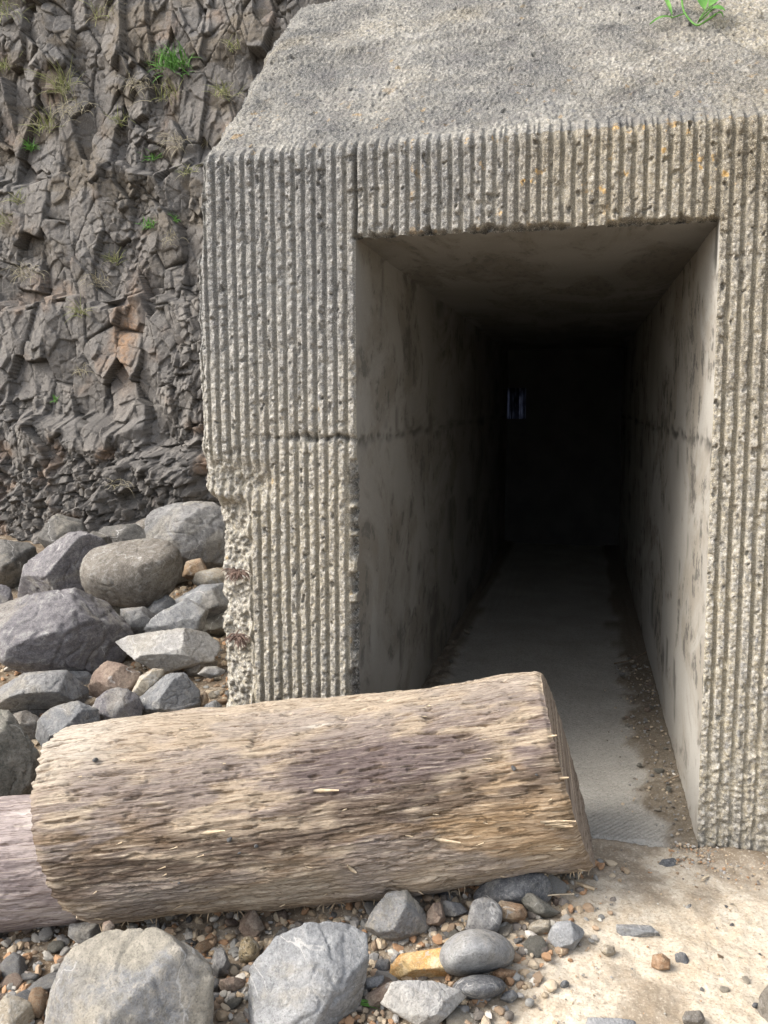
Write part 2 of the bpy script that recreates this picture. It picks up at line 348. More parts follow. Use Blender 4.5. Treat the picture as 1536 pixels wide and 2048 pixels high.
inside = (GX > -1.8) & (GY > -0.03)
GZ = GZ + np.where(near & ~inside, lump, 0)
GZ = GZ + np.where(near & ~inside, 0.03*ss(-0.22, -0.02, GY)*ss(-0.1, 0.1, GX), 0)
V = np.stack([GX, GY, GZ], -1).reshape(-1, 3)
g = put(mesh_np('ground', V, gridq(len(gy), len(gx)), {'dirt': dirt}), 'ground', M_ground); g['kind'] = 'structure'

# ------------------------------------------------------------------ concrete portal
XL, ZT, ZO, XO = -1.834, 2.443, 2.135, -1.243
portal = empty('concrete_portal', (-1.0, 0.0, 0.0), 'rough ribbed concrete tunnel mouth with a sloping top and a dark square opening', 'tunnel entrance')
PO = np.array([-1.0, 0, 0])
def shear(x, z):
    w = np.clip((x-XO)/(-XO), 0, 1); return x - 0.0145*z*w
PITCH = 0.0385
def face_disp(x, z):
    """outward relief (towards -y), and the masks the material reads"""
    wob = 0.0022*pn2(x*3, z*9, 5)
    ph = ((x+wob-XO+0.004)/PITCH) % 1.0
    gro = 1-ss(0.12, 0.30, np.abs(ph-0.16))
    gro = gro*(0.9+0.1*pn2(x*30, z*3, 6))
    rough = fb2(x*38, z*30, 7, 3); chunk = pn2(x*70, z*52, 8)
    F1, F2, cid, _, _ = vor2(x*75, z*62, 9)
    stone = np.clip(0.55-F1, 0, 1)*rid(cid, 1)
    rib = 0.0165*(1-gro)
    d = rib + (1-gro*0.85)*(0.0065*rough+0.003*chunk+0.006*stone)
    holes = ss(0.46, 0.60, pn2(x*34, z*26, 12)+0.3*pn2(x*80, z*70, 13))*(1-gro*0.7)
    d = d - 0.012*holes
    d = d - 0.012*ss(0.25, 0.55, fb2(x*9, z*11, 14, 3))*(1-gro)            # flaked rib tops
    dmg = 0.5*holes*ss(-0.1, 0.3, pn2(x*6, z*6, 55))
    # cold joint across the left pier and further chipped band under it
    jz = 1.425+0.012*pn2(x*9, x*0+1, 15)-0.06*ss(-1.55, -1.75, x)
    jn = 0.5+0.5*np.clip(1.6*fb2(x*24, z*24, 56, 3), -1, 1)
    j = np.exp(-((z-jz-0.022*fb2(x*20, z*9, 57, 3))/(0.006+0.024*jn*ss(-0.2, 0.3, pn2(x*8, x*0, 58))))**2)*ss(-0.05, 0.3, fb2(x*13, z*5, 16, 3)+0.12)*(0.45+0.55*ss(-1.62, -1.40, x))*(x < XO+0.05)
    d = d-0.024*j; dmg = np.maximum(dmg, j)
    jr = np.exp(-((z-1.40+0.02*pn2(x*8, z, 71))/0.012)**2)*0.4*(x > -0.05)
    d = d-0.012*jr
    nb = fb2(x*7, z*7, 17, 3)
    band = ss(0.10, 0.0, np.abs(z-1.27+0.14*(x+1.75)))*ss(-1.50, -1.66, x+0.12*nb)
    d = d*(1-0.8*band)-0.028*band*(0.6+rough); dmg = np.maximum(dmg, 0.45*band*ss(-0.1, 0.3, nb))
    seam = np.exp(-((x-XO-0.002)/0.006)**2)*(z > ZO-0.01)*ss(-0.5, 0.0, pn2(x*3, z*12, 59)+0.2)
    d = d-0.018*seam; dmg = np.maximum(dmg, 0.55*seam)
    # spalled lower left corner: ribs gone, coarse aggregate
    sp = ss(0.03, -0.02, x+1.690+0.035*nb+0.02*pn2(z*14, x*14, 18))*ss(1.20, 1.10, z+0.10*nb+0.25*(x+1.69))
    dmg = np.maximum(dmg, sp*0.75*ss(0.50, 0.72, F1+0.15*nb))
    F1, F2, cid, _, _ = vor2(x*42, z*42, 19); st = np.clip(0.6-F1, 0, 1)*(0.4+rid(cid, 2))
    d = d*(1-sp)+sp*(-0.055+0.035*fb2(x*13, z*11, 20, 3)+0.024*st+0.25*(x+1.69))
    sp2 = ss(0.04, -0.01, x+1.845+0.03*nb)*(z > 1.0)
    d = d-0.03*sp2*(0.6+nb)
    # chipped arris beside and above the opening
    cz = pn2(z*9, z*0+3, 31)+0.6*pn2(z*26, z*0, 32)
    e1 = ss(-0.035-0.025*np.clip(cz, 0, 1), -0.004, x-XO)*(x <= XO+1e-4)*ss(1.5, 1.2, z)*ss(-0.15, 0.25, cz+0.25)
    cx = pn2(x*6, x*0+5, 33)+0.6*pn2(x*22, x*0, 34)
    e2 = ss(0.012+0.05*np.clip(cx+0.5*fb2(x*45, z*45, 35, 2), 0, 1), 0.001, z-ZO)*(z >= ZO-1e-4)*ss(-0.1, 0.3, cx+0.25)*(x > XO-0.01)*(x < 0.0)
    e = np.clip(1.3*np.maximum(e1, e2), 0, 1)
    d = d*(1-0.8*e)-0.042*e*(0.7+0.8*rough); dmg = np.maximum(dmg, e*0.95)
    # washed, pebbly foot of the right pier
    ft = ss(0.75, 0.15, z+0.1*nb)*(x > -0.05)
    d = d*(1-0.55*ft)+ft*(0.010*st*1.5+0.006*rough)
    gr = gro*(1-sp)*(1-e)*(1-0.6*band)*(1-0.5*ft)
    return d, gr, dmg
xs = np.concatenate([np.linspace(0, 1, 180)[:-1]*(XO-(-1.86))-1.86, np.linspace(XO, 0, 360)[:-1], np.arange(0, 0.20, 0.0033), np.arange(0.205, 1.2, 0.012)])
zs = np.concatenate([np.linspace(-0.16, ZO, 680)[:-1], np.linspace(ZO, ZT, 95)])
iL = 179; iR = 179+359; jT = 679
X, Zz = np.meshgrid(xs, zs)
xleft = np.where(zs > 1.2, XL-0.030*ss(2.40, 1.9, zs), XL-0.03)+0.016*fb2(zs*9, zs*0, 40, 4)-0.012*np.maximum(0, pn2(zs*5, zs*0+2, 41))
xleft = xleft + 0.035*ss(1.22, 1.06, zs)+0.03*fb2(zs*8, zs*0, 42, 3)*ss(1.22, 1.1, zs)
xleft = xleft - 0.012
XX = X.copy()
lm = X <= XO+1e-6
XX = np.where(lm, xleft[:, None]+(X+1.86)/(XO+1.86)*(XO-xleft[:, None]), X)
D, GR, DM = face_disp(XX, Zz)
edge = ss(0.05, 0.0, XX-xleft[:, None])
D = D - 0.045*edge**2
topr = ss(0.022, 0.0, ZT-Zz)
D = D - 0.010*topr*(0.6+pn2(XX*40, Zz*0, 43))
warm = np.clip(0.35+0.55*ss(2.1, 0.9, Zz)+0.55*ss(-1.0, -0.3, XX)+0.3*fb2(XX*2, Zz*2, 50, 2)-0.5*(XX < -1.3)*ss(1.2, 2.2, Zz), 0, 1)
lich = ss(1.95, 2.25, Zz)*ss(-1.35, -0.6, XX)
FV = np.stack([shear(XX, Zz), -D, Zz], -1)
mask = np.ones((len(zs)-1, len(xs)-1), bool); mask[:jT, iL:iR] = False
# the ribbed face
me = mesh_np('ribbed_face', FV.reshape(-1, 3)-PO, gridq(len(zs), len(xs), mask), {'groove': GR, 'dmg': DM, 'warm': warm, 'lichen': lich, 'grime': np.clip(0.75*ss(1.3, 2.2, Zz+0.15*fb2(XX*3, Zz*2, 51, 2))*ss(-0.7, -1.4, XX)+0.25+0.3*fb2(XX*4, Zz*2, 52, 3)+0.60*ss(-1.3, -0.9, XX)*ss(2.0, 2.2, Zz)+0.4*ss(-0.06, 0.0, XX)*ss(0.9, 2.0, Zz), 0, 1)})
put(me, 'ribbed_face', M_face, portal)
# sloping top: starts on the face's top row
SL, ytop = 0.925, 1.10
vs = np.concatenate([[0, 0.002, 0.005], np.linspace(0.009, 1, 300), np.linspace(1.01, 1.9, 26)])
sx = XX[-1]
SX, SV = np.meshgrid(sx, vs)
yy = np.clip(SV, 0, 1)*ytop+np.clip(SV-1, 0, 1)*2.2
zz = ZT+SL*np.minimum(yy, ytop)
rn = ss(0.90, 1.12, SV); zz = zz-0.05*rn*ss(1.3, 0.9, SV)
F1, F2, cid, _, _ = vor2(SX*80, yy*110, 60)
F3, _, cid3, _, _ = vor2(SX*33, yy*44, 61)
sd = 0.006*fb2(SX*30, yy*40, 62, 3)+0.008*np.clip(0.55-F1, 0, 1)*rid(cid, 1)+0.016*np.clip(0.42-F3, 0, 1)*(rid(cid3, 1) > 0.85)
sd = sd-0.010*ss(0.55, 0.72, pn2(SX*27, yy*36, 63))*ss(-0.1, 0.3, pn2(SX*5, yy*5, 73))+0.006*fb2(SX*75, yy*75, 74, 2)+0.02*fb2(SX*2.4, yy*2.4, 64, 2)
lay = (yy-(0.56+0.10*np.sin((SX+1.83)*1.9)+0.03*pn2(SX*4, yy*0, 65)))
sd = sd + 0.012*ss(-0.012, 0.012, lay)*ss(-0.5, -0.85, SX)
crk = SX-(0.30-0.42*yy)
cr_m = np.exp(-((SX-0.36+0.62*yy)/0.010)**2)
sd = sd - 0.014*cr_m - 0.012*ss(0, 0.03, SX-0.36+0.62*yy)
b0 = ss(0.0, 0.06, SV)
sd = sd*b0
lft = ss(0.10, 0.0, SX-sx[0]); 
sd = sd-0.05*lft**2*(1.0+0.9*fb2(yy*7, yy*0+9, 66, 3))*b0
nrm = np.array([0, -SL, 1.0])/math.hypot(SL, 1)
y0 = -D[-1][None, :]*(1-ss(0, 0.055, SV))
SVv = np.stack([shear(SX, np.full_like(SX, ZT)), yy+y0+nrm[1]*sd, zz+nrm[2]*sd], -1)
SVv[:, 0, 0] = FV[-1, 0, 0] + 0.03*fb2(yy[:, 0]*9, yy[:, 0]*0, 67, 3)*b0[:, 0]
warm2 = np.clip(0.12+0.4*ss(-0.9, 0.0, SX)+0.35*fb2(SX*2, yy*2, 68, 2)+0.45*ss(0.0, 0.12, lay)*ss(0.3, 0.12, lay)*ss(-0.7, -1.0, SX)+0.5*ss(0, 0.03, SX-0.36+0.62*yy), 0, 1)
dm2 = np.clip(0.8*ss(0.55, 0.72, pn2(SX*27, yy*36, 63))*ss(-0.1, 0.3, pn2(SX*5, yy*5, 73))+0.55*ss(0.15, 0.5, fb2(SX*5, yy*6, 75, 4))+0.5*cr_m, 0, 1)
me = mesh_np('sloping_top', SVv.reshape(-1, 3)-PO, gridq(len(vs), len(sx)), {'groove': np.zeros(SX.shape), 'dmg': dm2, 'warm': warm2, 'lichen': 0.55*ss(0.55, 0.1, yy), 'grime': np.clip(0.80+1.6*fb2(SX*2.0, yy*3.2, 53, 5)-0.35*ss(0.0, 0.12, lay)*ss(0.3, 0.12, lay)*ss(-0.7, -1.0, SX)-0.25*ss(0.22, 0.0, yy)-0.2*ss(-0.6, 0.1, SX), 0, 1)})
put(me, 'sloping_top', M_top, portal)
# left flank, going back into the bank
fr = np.concatenate([np.linspace(0, 0.2, 14), np.linspace(0.25, 3.3, 30)])
rows = np.arange(0, len(zs), 6); rows[-1] = len(zs)-1
LV = np.zeros((len(rows), len(fr), 3))
for a, r in enumerate(rows):
    LV[a, :, 0] = FV[r, 0, 0]+0.02*fb2(fr*9, fr*0+zs[r]*9, 70, 3)*ss(0, 0.1, fr); LV[a, :, 1] = FV[r, 0, 1]+fr; LV[a, :, 2] = zs[r]
# raise the flank to the slope line
tv = np.concatenate([LV, np.stack([np.interp(fr, SVv[:, 0, 1], SVv[:, 0, k_]) for k_ in (0, 1, 2)], -1)[None]], 0)
n = tv.shape[0]*tv.shape[1]
me = mesh_np('flank_wall', tv.reshape(-1, 3)-PO, gridq(tv.shape[0], tv.shape[1])[:, ::-1], {'groove': np.zeros(n), 'dmg': np.zeros(n), 'warm': np.full(n, 0.4), 'lichen': np.zeros(n), 'grime': np.full(n, 0.6)})
put(me, 'flank_wall', M_face, portal)
# tunnel walls, ceiling: start on the chipped arris of the face
ty = np.concatenate([np.linspace(0, 0.25, 14), np.geomspace(0.30, 6.3, 46)])
def inner(name, edge_pts, nx, mat):
    m, k = len(edge_pts), len(ty); Vv = np.zeros((m, k, 3))
    rag = ss(0.3, 0, ty)
    if nx == 0:
        edge_pts = edge_pts.copy()
    for q in range(k):
        Vv[:, q] = edge_pts; Vv[:, q, 1] = edge_pts[:, 1]*rag[q]+ty[q]
        if nx == 0 and q > 2: Vv[0, q, 0] -= 0.03; Vv[-1, q, 0] += 0.03
    zc, yc = Vv[:, :, 2], Vv[:, :, 1]
    joint = np.zeros((m, k))
    if abs(nx) > 0:
        jj = 1.42+0.02*pn2(yc*9, zc*0, 80+int(nx))
        joint = np.exp(-((zc-jj+0.04*fb2(yc*6, zc*0+4, 86, 3))/(0.018+0.035*ss(0.0, 0.5, pn2(yc*5, zc*0, 85))))**2)*ss(-0.05, 0.35, fb2(yc*14, zc*14, 81, 3)+0.12)
        joint = np.maximum(joint, 0.8*ss(0.28, 0.42, fb2(yc*7, zc*1.7, 82+int(nx), 4)))
        Vv[:, :, 0] += nx*(0.006*fb2(yc*3, zc*2, 83, 3)+0.0015*fb2(yc*25, zc*8, 84, 2)-0.004*joint)*ss(0.0, 0.05, ty)[None, :]
    me = mesh_np(name, Vv.reshape(-1, 3)-PO, gridq(m, k), {'joint': joint})
    return put(me, name, mat, portal)
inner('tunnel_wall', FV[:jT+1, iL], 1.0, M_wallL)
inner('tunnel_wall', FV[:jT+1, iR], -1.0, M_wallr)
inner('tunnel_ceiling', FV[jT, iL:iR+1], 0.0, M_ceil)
# wider chamber behind the passage, closed by an end wall with narrow gaps
def boxes(name, bs, mat, parent, off=(0, 0, 0)):
    Vb, Qb = [], []
    for (a, b, c, d, e, g_) in bs:
        o = len(Vb)
        Vb += [(a, c, e), (b, c, e), (b, d, e), (a, d, e), (a, c, g_), (b, c, g_), (b, d, g_), (a, d, g_)]
        Qb += [[o+q for q in fc] for fc in ((0, 3, 2, 1), (4, 5, 6, 7), (0, 1, 5, 4), (1, 2, 6, 5), (2, 3, 7, 6), (3, 0, 4, 7))]
    me = mesh_np(name, np.array(Vb, float)-np.array(off), np.array(Qb), {'joint': np.zeros(len(Vb))}, smooth=False)
    return put(me, name, mat, parent)
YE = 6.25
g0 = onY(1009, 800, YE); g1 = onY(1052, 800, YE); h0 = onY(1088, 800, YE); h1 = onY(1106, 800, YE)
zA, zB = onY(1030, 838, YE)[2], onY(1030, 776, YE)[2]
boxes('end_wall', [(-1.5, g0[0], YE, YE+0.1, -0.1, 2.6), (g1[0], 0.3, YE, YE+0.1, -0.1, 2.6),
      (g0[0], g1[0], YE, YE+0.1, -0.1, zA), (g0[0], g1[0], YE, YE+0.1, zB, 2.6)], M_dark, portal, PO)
boxes('daylight_strip', [(g0[0], g1[0], YE+0.02, YE+0.025, zA, zB)], M_daylight, portal, PO)  # translucent panel added in the gap to stand in for far daylight
# tunnel floor slab with dirt along its right wall
fy = np.concatenate([np.linspace(-0.055, 0.6, 90), np.linspace(0.62, 2.2, 70), np.geomspace(2.3, 6.25, 18)]); fx = np.linspace(0, 1, 130)
FX, FY = np.meshgrid(fx, fy)
wide = 0*FY
FXw = (XO-0.0+1.9*0+(-1.9)*wide)+FX*((0.0-XO)+(1.9+1.55)*wide)
FXw = np.where(FY < 0, XO+FX*(0-XO), FXw)
dd = FXw-(-0.17+0.07*pn2(FY*5, FY*0, 91)+0.07*ss(0.25, -0.05, FY)+0.09*fb2(FXw*9, FY*7, 92, 4))
dr = ss(-0.03, 0.04, dd); dl = ss(0.13, 0.07, FXw-XO+0.05*pn2(FY*6, FY*0, 93))
fz = 0.004+0.003*fb2(FXw*12, FY*12, 94, 2)+0.0022*pn2(FXw*60, FY*60, 98)+dr*(0.012+0.02*np.maximum(dd, 0)+0.012*fb2(FXw*25, FY*25, 95, 3)+0.008*np.maximum(0, pn2(FXw*55, FY*55, 96)))+dl*0.03*(0.6+fb2(FXw*22, FY*22, 97, 2))
fr_e = ss(-0.055, -0.02, FY+0.02*pn2(FXw*9, FY*0, 99)); fz = fz*fr_e-0.035*(1-fr_e)
me = mesh_np('tunnel_floor', np.stack([FXw, FY, fz], -1).reshape(-1, 3), gridq(len(fy), len(fx)), {'dirt': np.clip(np.maximum(dr*0.95, dl*0.9), 0, 1)})
o = put(me, 'tunnel_floor', M_floor); o['kind'] = 'structure'

# ------------------------------------------------------------------ cliff
cxs = np.concatenate([-np.geomspace(30, 5.75, 40)[:-1], np.arange(-5.75, -2.0, 0.0072), np.linspace(-1.97, 12, 130)])
czs = np.concatenate([np.arange(-0.2, 0.2, 0.03), np.arange(0.2, 5.25, 0.0072), np.geomspace(5.27, 12, 40)])
CX, CZ = np.meshgrid(cxs, czs)
wx = CX+0.07*fb2(CX*1.3, CZ*1.3, 101, 2)+0.006*pn2(CX*9, CZ*9, 102)+0.10*CZ; wz = CZ+0.07*fb2(CX*1.3, CZ*1.3, 103, 2)+0.006*pn2(CX*9, CZ*9, 104)-0.12*CX
def level(wv, hv, seed, off, tilt, crack, cw, jit=0.95):
    u, v = wx/wv, wz/hv
    F1, F2, cid, du, dv = vor2(u, v, seed, jit)
    e = F2-F1
    y = off*(rid(cid, 1)-0.5)*2 + tilt*((rid(cid, 2)-0.5)*2*du*wv + (rid(cid, 3)-0.55)*2*dv*hv)
    c = np.exp(-(e/cw)**2)
    return y-crack*c, c, cid
yA, cA, idA = level(0.20, 0.52, 111, 0.042, 0.32, 0.030, 0.025)
yB, cB, idB = level(0.11, 0.165, 112, 0.018, 0.48, 0.018, 0.035)
yC, cC, idC = level(0.05, 0.065, 113, 0.008, 0.5, 0.008, 0.07)
mB = ss(-0.12, 0.22, fb2(CX*1.1, CZ*1.1, 114, 2)+0.05); mC = ss(0.05, 0.42, fb2(CX*1.3+9, CZ*1.3, 115, 2)+0.12)
smooth_zone = ss(0.35, 0.0, np.hypot((CX+5.0)/1.0, (CZ-2.15)/0.55)-0.75)    # big plain faces at the left
mB = mB*(1-0.8*smooth_zone); mC = mC*(1-0.8*smooth_zone)
rub = ss(1.28, 1.0, CZ+0.30*pn2(CX*1.7, CZ, 116)-0.35*ss(-4.4, -3.6, CX))    # broken rubbly foot
yD, cD, idD = level(0.085, 0.075, 130, 0.035, 0.8, 0.014, 0.06)
relief = yA*(1-0.5*rub)+yB*np.maximum(np.maximum(mB, 0.45), 1.3*rub)+yC*np.maximum(np.maximum(mC, 0.3), 1.6*rub)+yD*rub
ledge = 0.22*ss(1.48, 1.36, CZ+0.10*pn2(CX*2.1, CZ*0, 117)+0.05*(rid(idB, 4)-0.5))*ss(-5.2, -4.8, CX)*ss(-3.7, -4.0, CX)
ledge = ledge+0.16*ss(2.46, 2.40, CZ+0.2*pn2(CX*1.5, CZ*0, 118)+0.08*(rid(idB, 5)-0.5))
ledge = ledge+0.14*ss(3.55, 3.45, CZ+0.3*pn2(CX*1.2, CZ*0, 119)+0.1*(rid(idB, 6)-0.5))
bp = onY(310, 985, 2.8); bn = 0.35*fb2(CX*4, CZ*4, 131, 3)
bul = 0.42*ss(1.15, 0.55, np.hypot((CX-bp[0]-0.25*(CZ-bp[2]))/0.52, (CZ-bp[2]+0.12)/0.50)+bn*0.6)
rfn = fb2(CX*7, CZ*7, 120, 5, 0.62)
F1, F2, cidr, _, _ = vor2(CX*14+0.4*rfn, CZ*16, 121)
rr_ = 0.06*rfn+0.05*np.clip(0.6-F1, 0, 1)*rid(cidr, 1)
relief = relief + ledge + bul + 0.35*rub*rr_ + 0.006*fb2(CX*14, CZ*14, 122, 3) + 0.003*fb2(CX*45, CZ*45, 123, 3)
relief = relief + 0.12*fb2(CX*0.7, CZ*0.7, 124, 2)
CY = 3.30 + 0.13*np.maximum(CZ-0.3, 0) - relief
CY = CY - 0.35*np.maximum(0, -5.6-CX) + np.where(CX > -1.95, 0.1, 0)
crk = np.clip(np.maximum(cA*0.9*(1-0.6*rub), np.maximum(cB*np.maximum(mB, 0.25), np.maximum(cC*mC*0.7, cD*rub*0.6))), 0, 1)
bm = ss(0.05, 0.3, bul)
tint = np.clip(-0.35*bm+0.4*rid(idA, 7)+0.4*rid(idB, 8)+0.3*rid(idC, 9)*mC+0.25*rub, 0, 1)
pr = onY(245, 660, 3.2)
rust = np.clip(0.9*np.exp(-(((CX-pr[0])/0.10)**2+((CZ-pr[2])/0.40)**2))+ss(0.15, 0.45, fb2(CX*2.2, CZ*2.2, 125, 3))*(0.35+0.6*rub), 0, 1)
soil = ss(0.1, 0.3, fb2(CX*2.0+4, CZ*3.0, 126, 3)+0.1)*ss(2.2, 3.4, CZ)*0.8
hole = ~((CX[:-1, :-1] > -1.95) & (CX[:-1, :-1] < 1.2) & (CZ[:-1, :-1] < 2.6))
me = mesh_np('cliff', np.stack([CX, CY, CZ], -1).reshape(-1, 3), gridq(len(czs), len(cxs), hole), {'tint': tint, 'crack': crk, 'rust': rust, 'soil': soil})
o = put(me, 'cliff', M_cliff); o['kind'] = 'structure'
def cliff_at(px, py):
    r = ray(px, py); t = 4.0
    while t < 9:
        P = C+r*t
        a = min(max(np.searchsorted(cxs, P[0]), 0), len(cxs)-1); b = min(max(np.searchsorted(czs, P[2]), 0), len(czs)-1)
        if P[1] >= CY[b, a]: break
        t += 0.01
    return C+r*(t-0.02)

# ------------------------------------------------------------------ rocks
_ico = {}
def ico(k):
    if k not in _ico:
        bm = bmesh.new(); bmesh.ops.create_icosphere(bm, subdivisions=k, radius=1)
        bm.verts.index_update()
        _ico[k] = (np.array([v.co[:] for v in bm.verts]), np.array([[v.index for v in fc.verts] for fc in bm.faces])); bm.free()
        _ico[k] = (_ico[k][0]/np.linalg.norm(_ico[k][0], axis=1)[:, None], _ico[k][1])
    return _ico[k]
def polytope(dirs, planes, p):
    s = 0
    for nv, d in planes:
        nv = np.asarray(nv, float); nv = nv/np.linalg.norm(nv)
        s = s+np.maximum(dirs@nv, 0)**p/d**p
    return s**(-1.0/p)
def rock_mesh(name, planes, p, size, sub, seed, rough=1.0, bands=0.0, fit=None):
    dirs, tri = ico(sub)
    r = polytope(dirs, planes, p)
    V = dirs*r[:, None]
    if fit is not None:
        ax_, lo_, hi_ = fit
        for a_, l_, h_ in zip(ax_, lo_, hi_):
            c_ = V@a_; k_ = np.where(c_ > 0, h_/c_.max(), l_/c_.min()); V = V+np.outer(c_*(k_-1), a_)
    q = V/size
    n = 0.024*fb3(q*1.8+seed, seed, 3)+0.028*fb3(q*5+seed, seed+5, 3)*1.0
    cliffy = np.abs(pn3(q*2.4+seed*1.3, seed+9)); n = n-0.035*ss(0.10, 0.0, cliffy)
    if sub >= 5: n = n+0.022*fb3(q*12+seed, seed+7, 4, 0.6)*(1.0 if rough > 0.5 else 0.3)
    if bands: n = n+bands*np.round(3*fb3(q*np.array([1.2, 1.2, 3])+seed, seed+11, 2))/3
    V = V*(1+rough*n[:, None])
    return mesh_np(name, V, tri)
NROCK = [0]
def rock(name, label, poly, mat, zc=None, dep=0.75, p=16, sub=5, facets=(), lift=0.40, cat='boulder', group=None, rough=1.0, tilt=0.45, nf=4, bands=0.0):
    NROCK[0] += 1; seed = NROCK[0]*3+1; rs = np.random.default_rng(seed)
    poly = np.array(poly, float); c = (poly.min(0)+poly.max(0))/2*0.4+poly.mean(0)*0.6
    if zc is None:
        hp = poly[:, 1].max()-poly[:, 1].min(); t0 = march(c[0], c[1]); zc = march(c[0], c[1], lift*hp*t0/f)
    ctr = C+ray(*c)*zc; T = -F
    rad = np.mean(np.hypot(*(poly-c).T))*zc/f
    planes = []
    for a in range(len(poly)):
        A, B = poly[a], poly[(a+1) % len(poly)]
        if np.hypot(*(B-A)) < 1: continue
        nn = np.cross(ray(*A), ray(*B)); nn /= np.linalg.norm(nn); mid = C+ray(*((A+B)/2))*zc-ctr
        if nn@mid < 0: nn = -nn
        for sg in (1, -1):
            pl = nn+sg*T*tilt*rs.uniform(0.5, 1.4); pl /= np.linalg.norm(pl); d = pl@mid
            if d > 0.05*rad: planes.append((pl, d))
    planes.append((T, rad*dep*1.25)); planes.append((-T, rad*dep*1.25)); planes.append((-Zv, rad*1.3))
    for (fr_, fu, ft, d) in facets: planes.append((R*fr_+U*fu+T*ft, d*rad))
    for _ in range(nf*2):
        v = rs.normal(size=3); v = v/np.linalg.norm(v); v = v+T*0.7; planes.append((v, rad*dep*rs.uniform(0.74, 1.05)))
    m_ = zc/f; fit = ((R, U), (-(c[0]-poly[:, 0].min())*m_, -(poly[:, 1].max()-c[1])*m_), ((poly[:, 0].max()-c[0])*m_, (c[1]-poly[:, 1].min())*m_))
    me = rock_mesh(name, planes, p*6 if p > 10 else p*1.2, rad, sub, seed, rough, bands, fit)
    o = put(me, name, ROCK[mat], None, ctr)
    tag(o, label, cat, group)
    return o
PILE = 'boulders heaped between the cliff and the portal'
B = lambda *a, **k: rock('boulder', *a, group=PILE, **k)
B('grey angular boulder at the back of the heap, against the broken portal edge', [(293, 1080), (312, 1030), (362, 1002), (425, 1003), (470, 1030), (480, 1130), (400, 1140), (330, 1120)], 'grey', zc=5.0, facets=[(-.3, .8, .5, .62), (.2, -.1, 1, .55)], sub=6, p=18)
B('purple-grey leaning slab tapering to a peak, left of the round brown boulder', [(15, 1215), (55, 1135), (135, 1064), (165, 1062), (218, 1090), (215, 1160), (150, 1215)], 'purple', zc=4.75, facets=[(-.6, .55, .6, .5), (.7, -.1, .7, .45)], sub=6, p=22)
B('smooth rounded brown boulder with a pale worn top, perched on the heap', [(166, 1132), (188, 1106), (250, 1081), (318, 1077), (355, 1100), (366, 1150), (332, 1198), (272, 1216), (196, 1196)], 'brown', zc=4.5, dep=0.95, p=9, facets=[(-.15, .9, .42, .50), (.1, -.4, .95, .82)], sub=6, rough=0.7)
B('largest purple-grey boulder of the heap, with a cracked top and shadowed front', [(-60, 1250), (-10, 1215), (60, 1187), (150, 1176), (222, 1184), (252, 1240), (262, 1290), (205, 1345), (120, 1362), (-60, 1372)], 'purple', zc=4.05, dep=0.8, facets=[(-.15, .72, .68, .56), (.35, -.45, .8, .62), (.9, .1, .4, .82)], sub=6, p=22, bands=0.03)
B('pale flat slab with a rusty front edge, tilted beside the portal foot', [(224, 1312), (262, 1284), (340, 1262), (408, 1256), (432, 1270), (434, 1306), (330, 1346), (246, 1332)], 'pale', zc=3.9, dep=0.5, facets=[(-.12, .78, .62, .30), (.1, -.6, .75, .42)], sub=6, p=26, rough=0.7)
B('blue-grey pointed slab leaning up to the broken portal edge', [(286, 1278), (372, 1196), (388, 1205), (418, 1218), (408, 1258), (350, 1284)], 'blue', zc=4.1, dep=0.5, facets=[(-.3, .5, .8, .4)], p=24)
B('blue-grey block behind the pointed slab, touching the portal edge', [(350, 1200), (400, 1172), (470, 1166), (480, 1215), (420, 1240), (370, 1235)], 'blue', zc=4.35, dep=0.7, p=18)
B('small dull grey boulder in the gap under the round brown boulder', [(240, 1218), (290, 1213), (322, 1240), (300, 1262), (262, 1278), (240, 1262)], 'grey', zc=4.25, dep=0.8, p=16)
B('long grey boulder with a thin crack, lying in front of the largest one', [(-40, 1405), (0, 1372), (48, 1346), (112, 1339), (168, 1368), (160, 1398), (95, 1416), (-40, 1428)], 'grey', zc=3.62, dep=0.75, facets=[(-.1, .85, .5, .55), (.0, -.3, 1, .7)], sub=6, p=16)
B('pinkish-grey angular stone with a notched dark front, left of the small tan one', [(168, 1396), (186, 1346), (212, 1322), (240, 1328), (282, 1348), (262, 1384), (210, 1402)], 'redbrown', zc=3.68, dep=0.7, facets=[(-.2, .6, .7, .5), (.3, .2, .9, .6)], p=26)
B('small tan oblong stone wedged between two bigger grey ones', [(262, 1396), (282, 1352), (306, 1336), (330, 1338), (326, 1360), (290, 1394)], 'tan', zc=3.62, dep=0.7, p=16, cat='stone')
B('grey boulder with a sharp ridge, near the gravel at the portal foot', [(268, 1402), (300, 1375), (332, 1345), (368, 1344), (400, 1382), (402, 1425), (340, 1440), (280, 1436)], 'blue', zc=3.55, dep=0.85, facets=[(-.55, .6, .55, .5), (.45, .1, .85, .6)], sub=6, p=20)
B('flat pale mauve slab just above the top of the big log', [(162, 1428), (186, 1394), (240, 1376), (262, 1384), (284, 1418), (262, 1456), (190, 1460)], 'purple', zc=3.45, dep=0.6, facets=[(0, .8, .6, .42)], p=24)
B('light blue-grey boulder partly hidden by the left end of the big log', [(62, 1505), (72, 1440), (92, 1418), (150, 1400), (190, 1420), (200, 1470), (110, 1540)], 'blue', zc=3.35, dep=0.8, facets=[(-.3, .75, .55, .55)], sub=6, p=18)
B('dark olive-grey boulder at the left edge, above the smaller log', [(-90, 1440), (-20, 1420), (15, 1428), (48, 1466), (78, 1512), (66, 1600), (-10, 1650), (-90, 1640)], 'olive', zc=3.1, dep=0.8, facets=[(.6, .1, .8, .55), (-.2, .8, .5, .7)], sub=6, p=18)
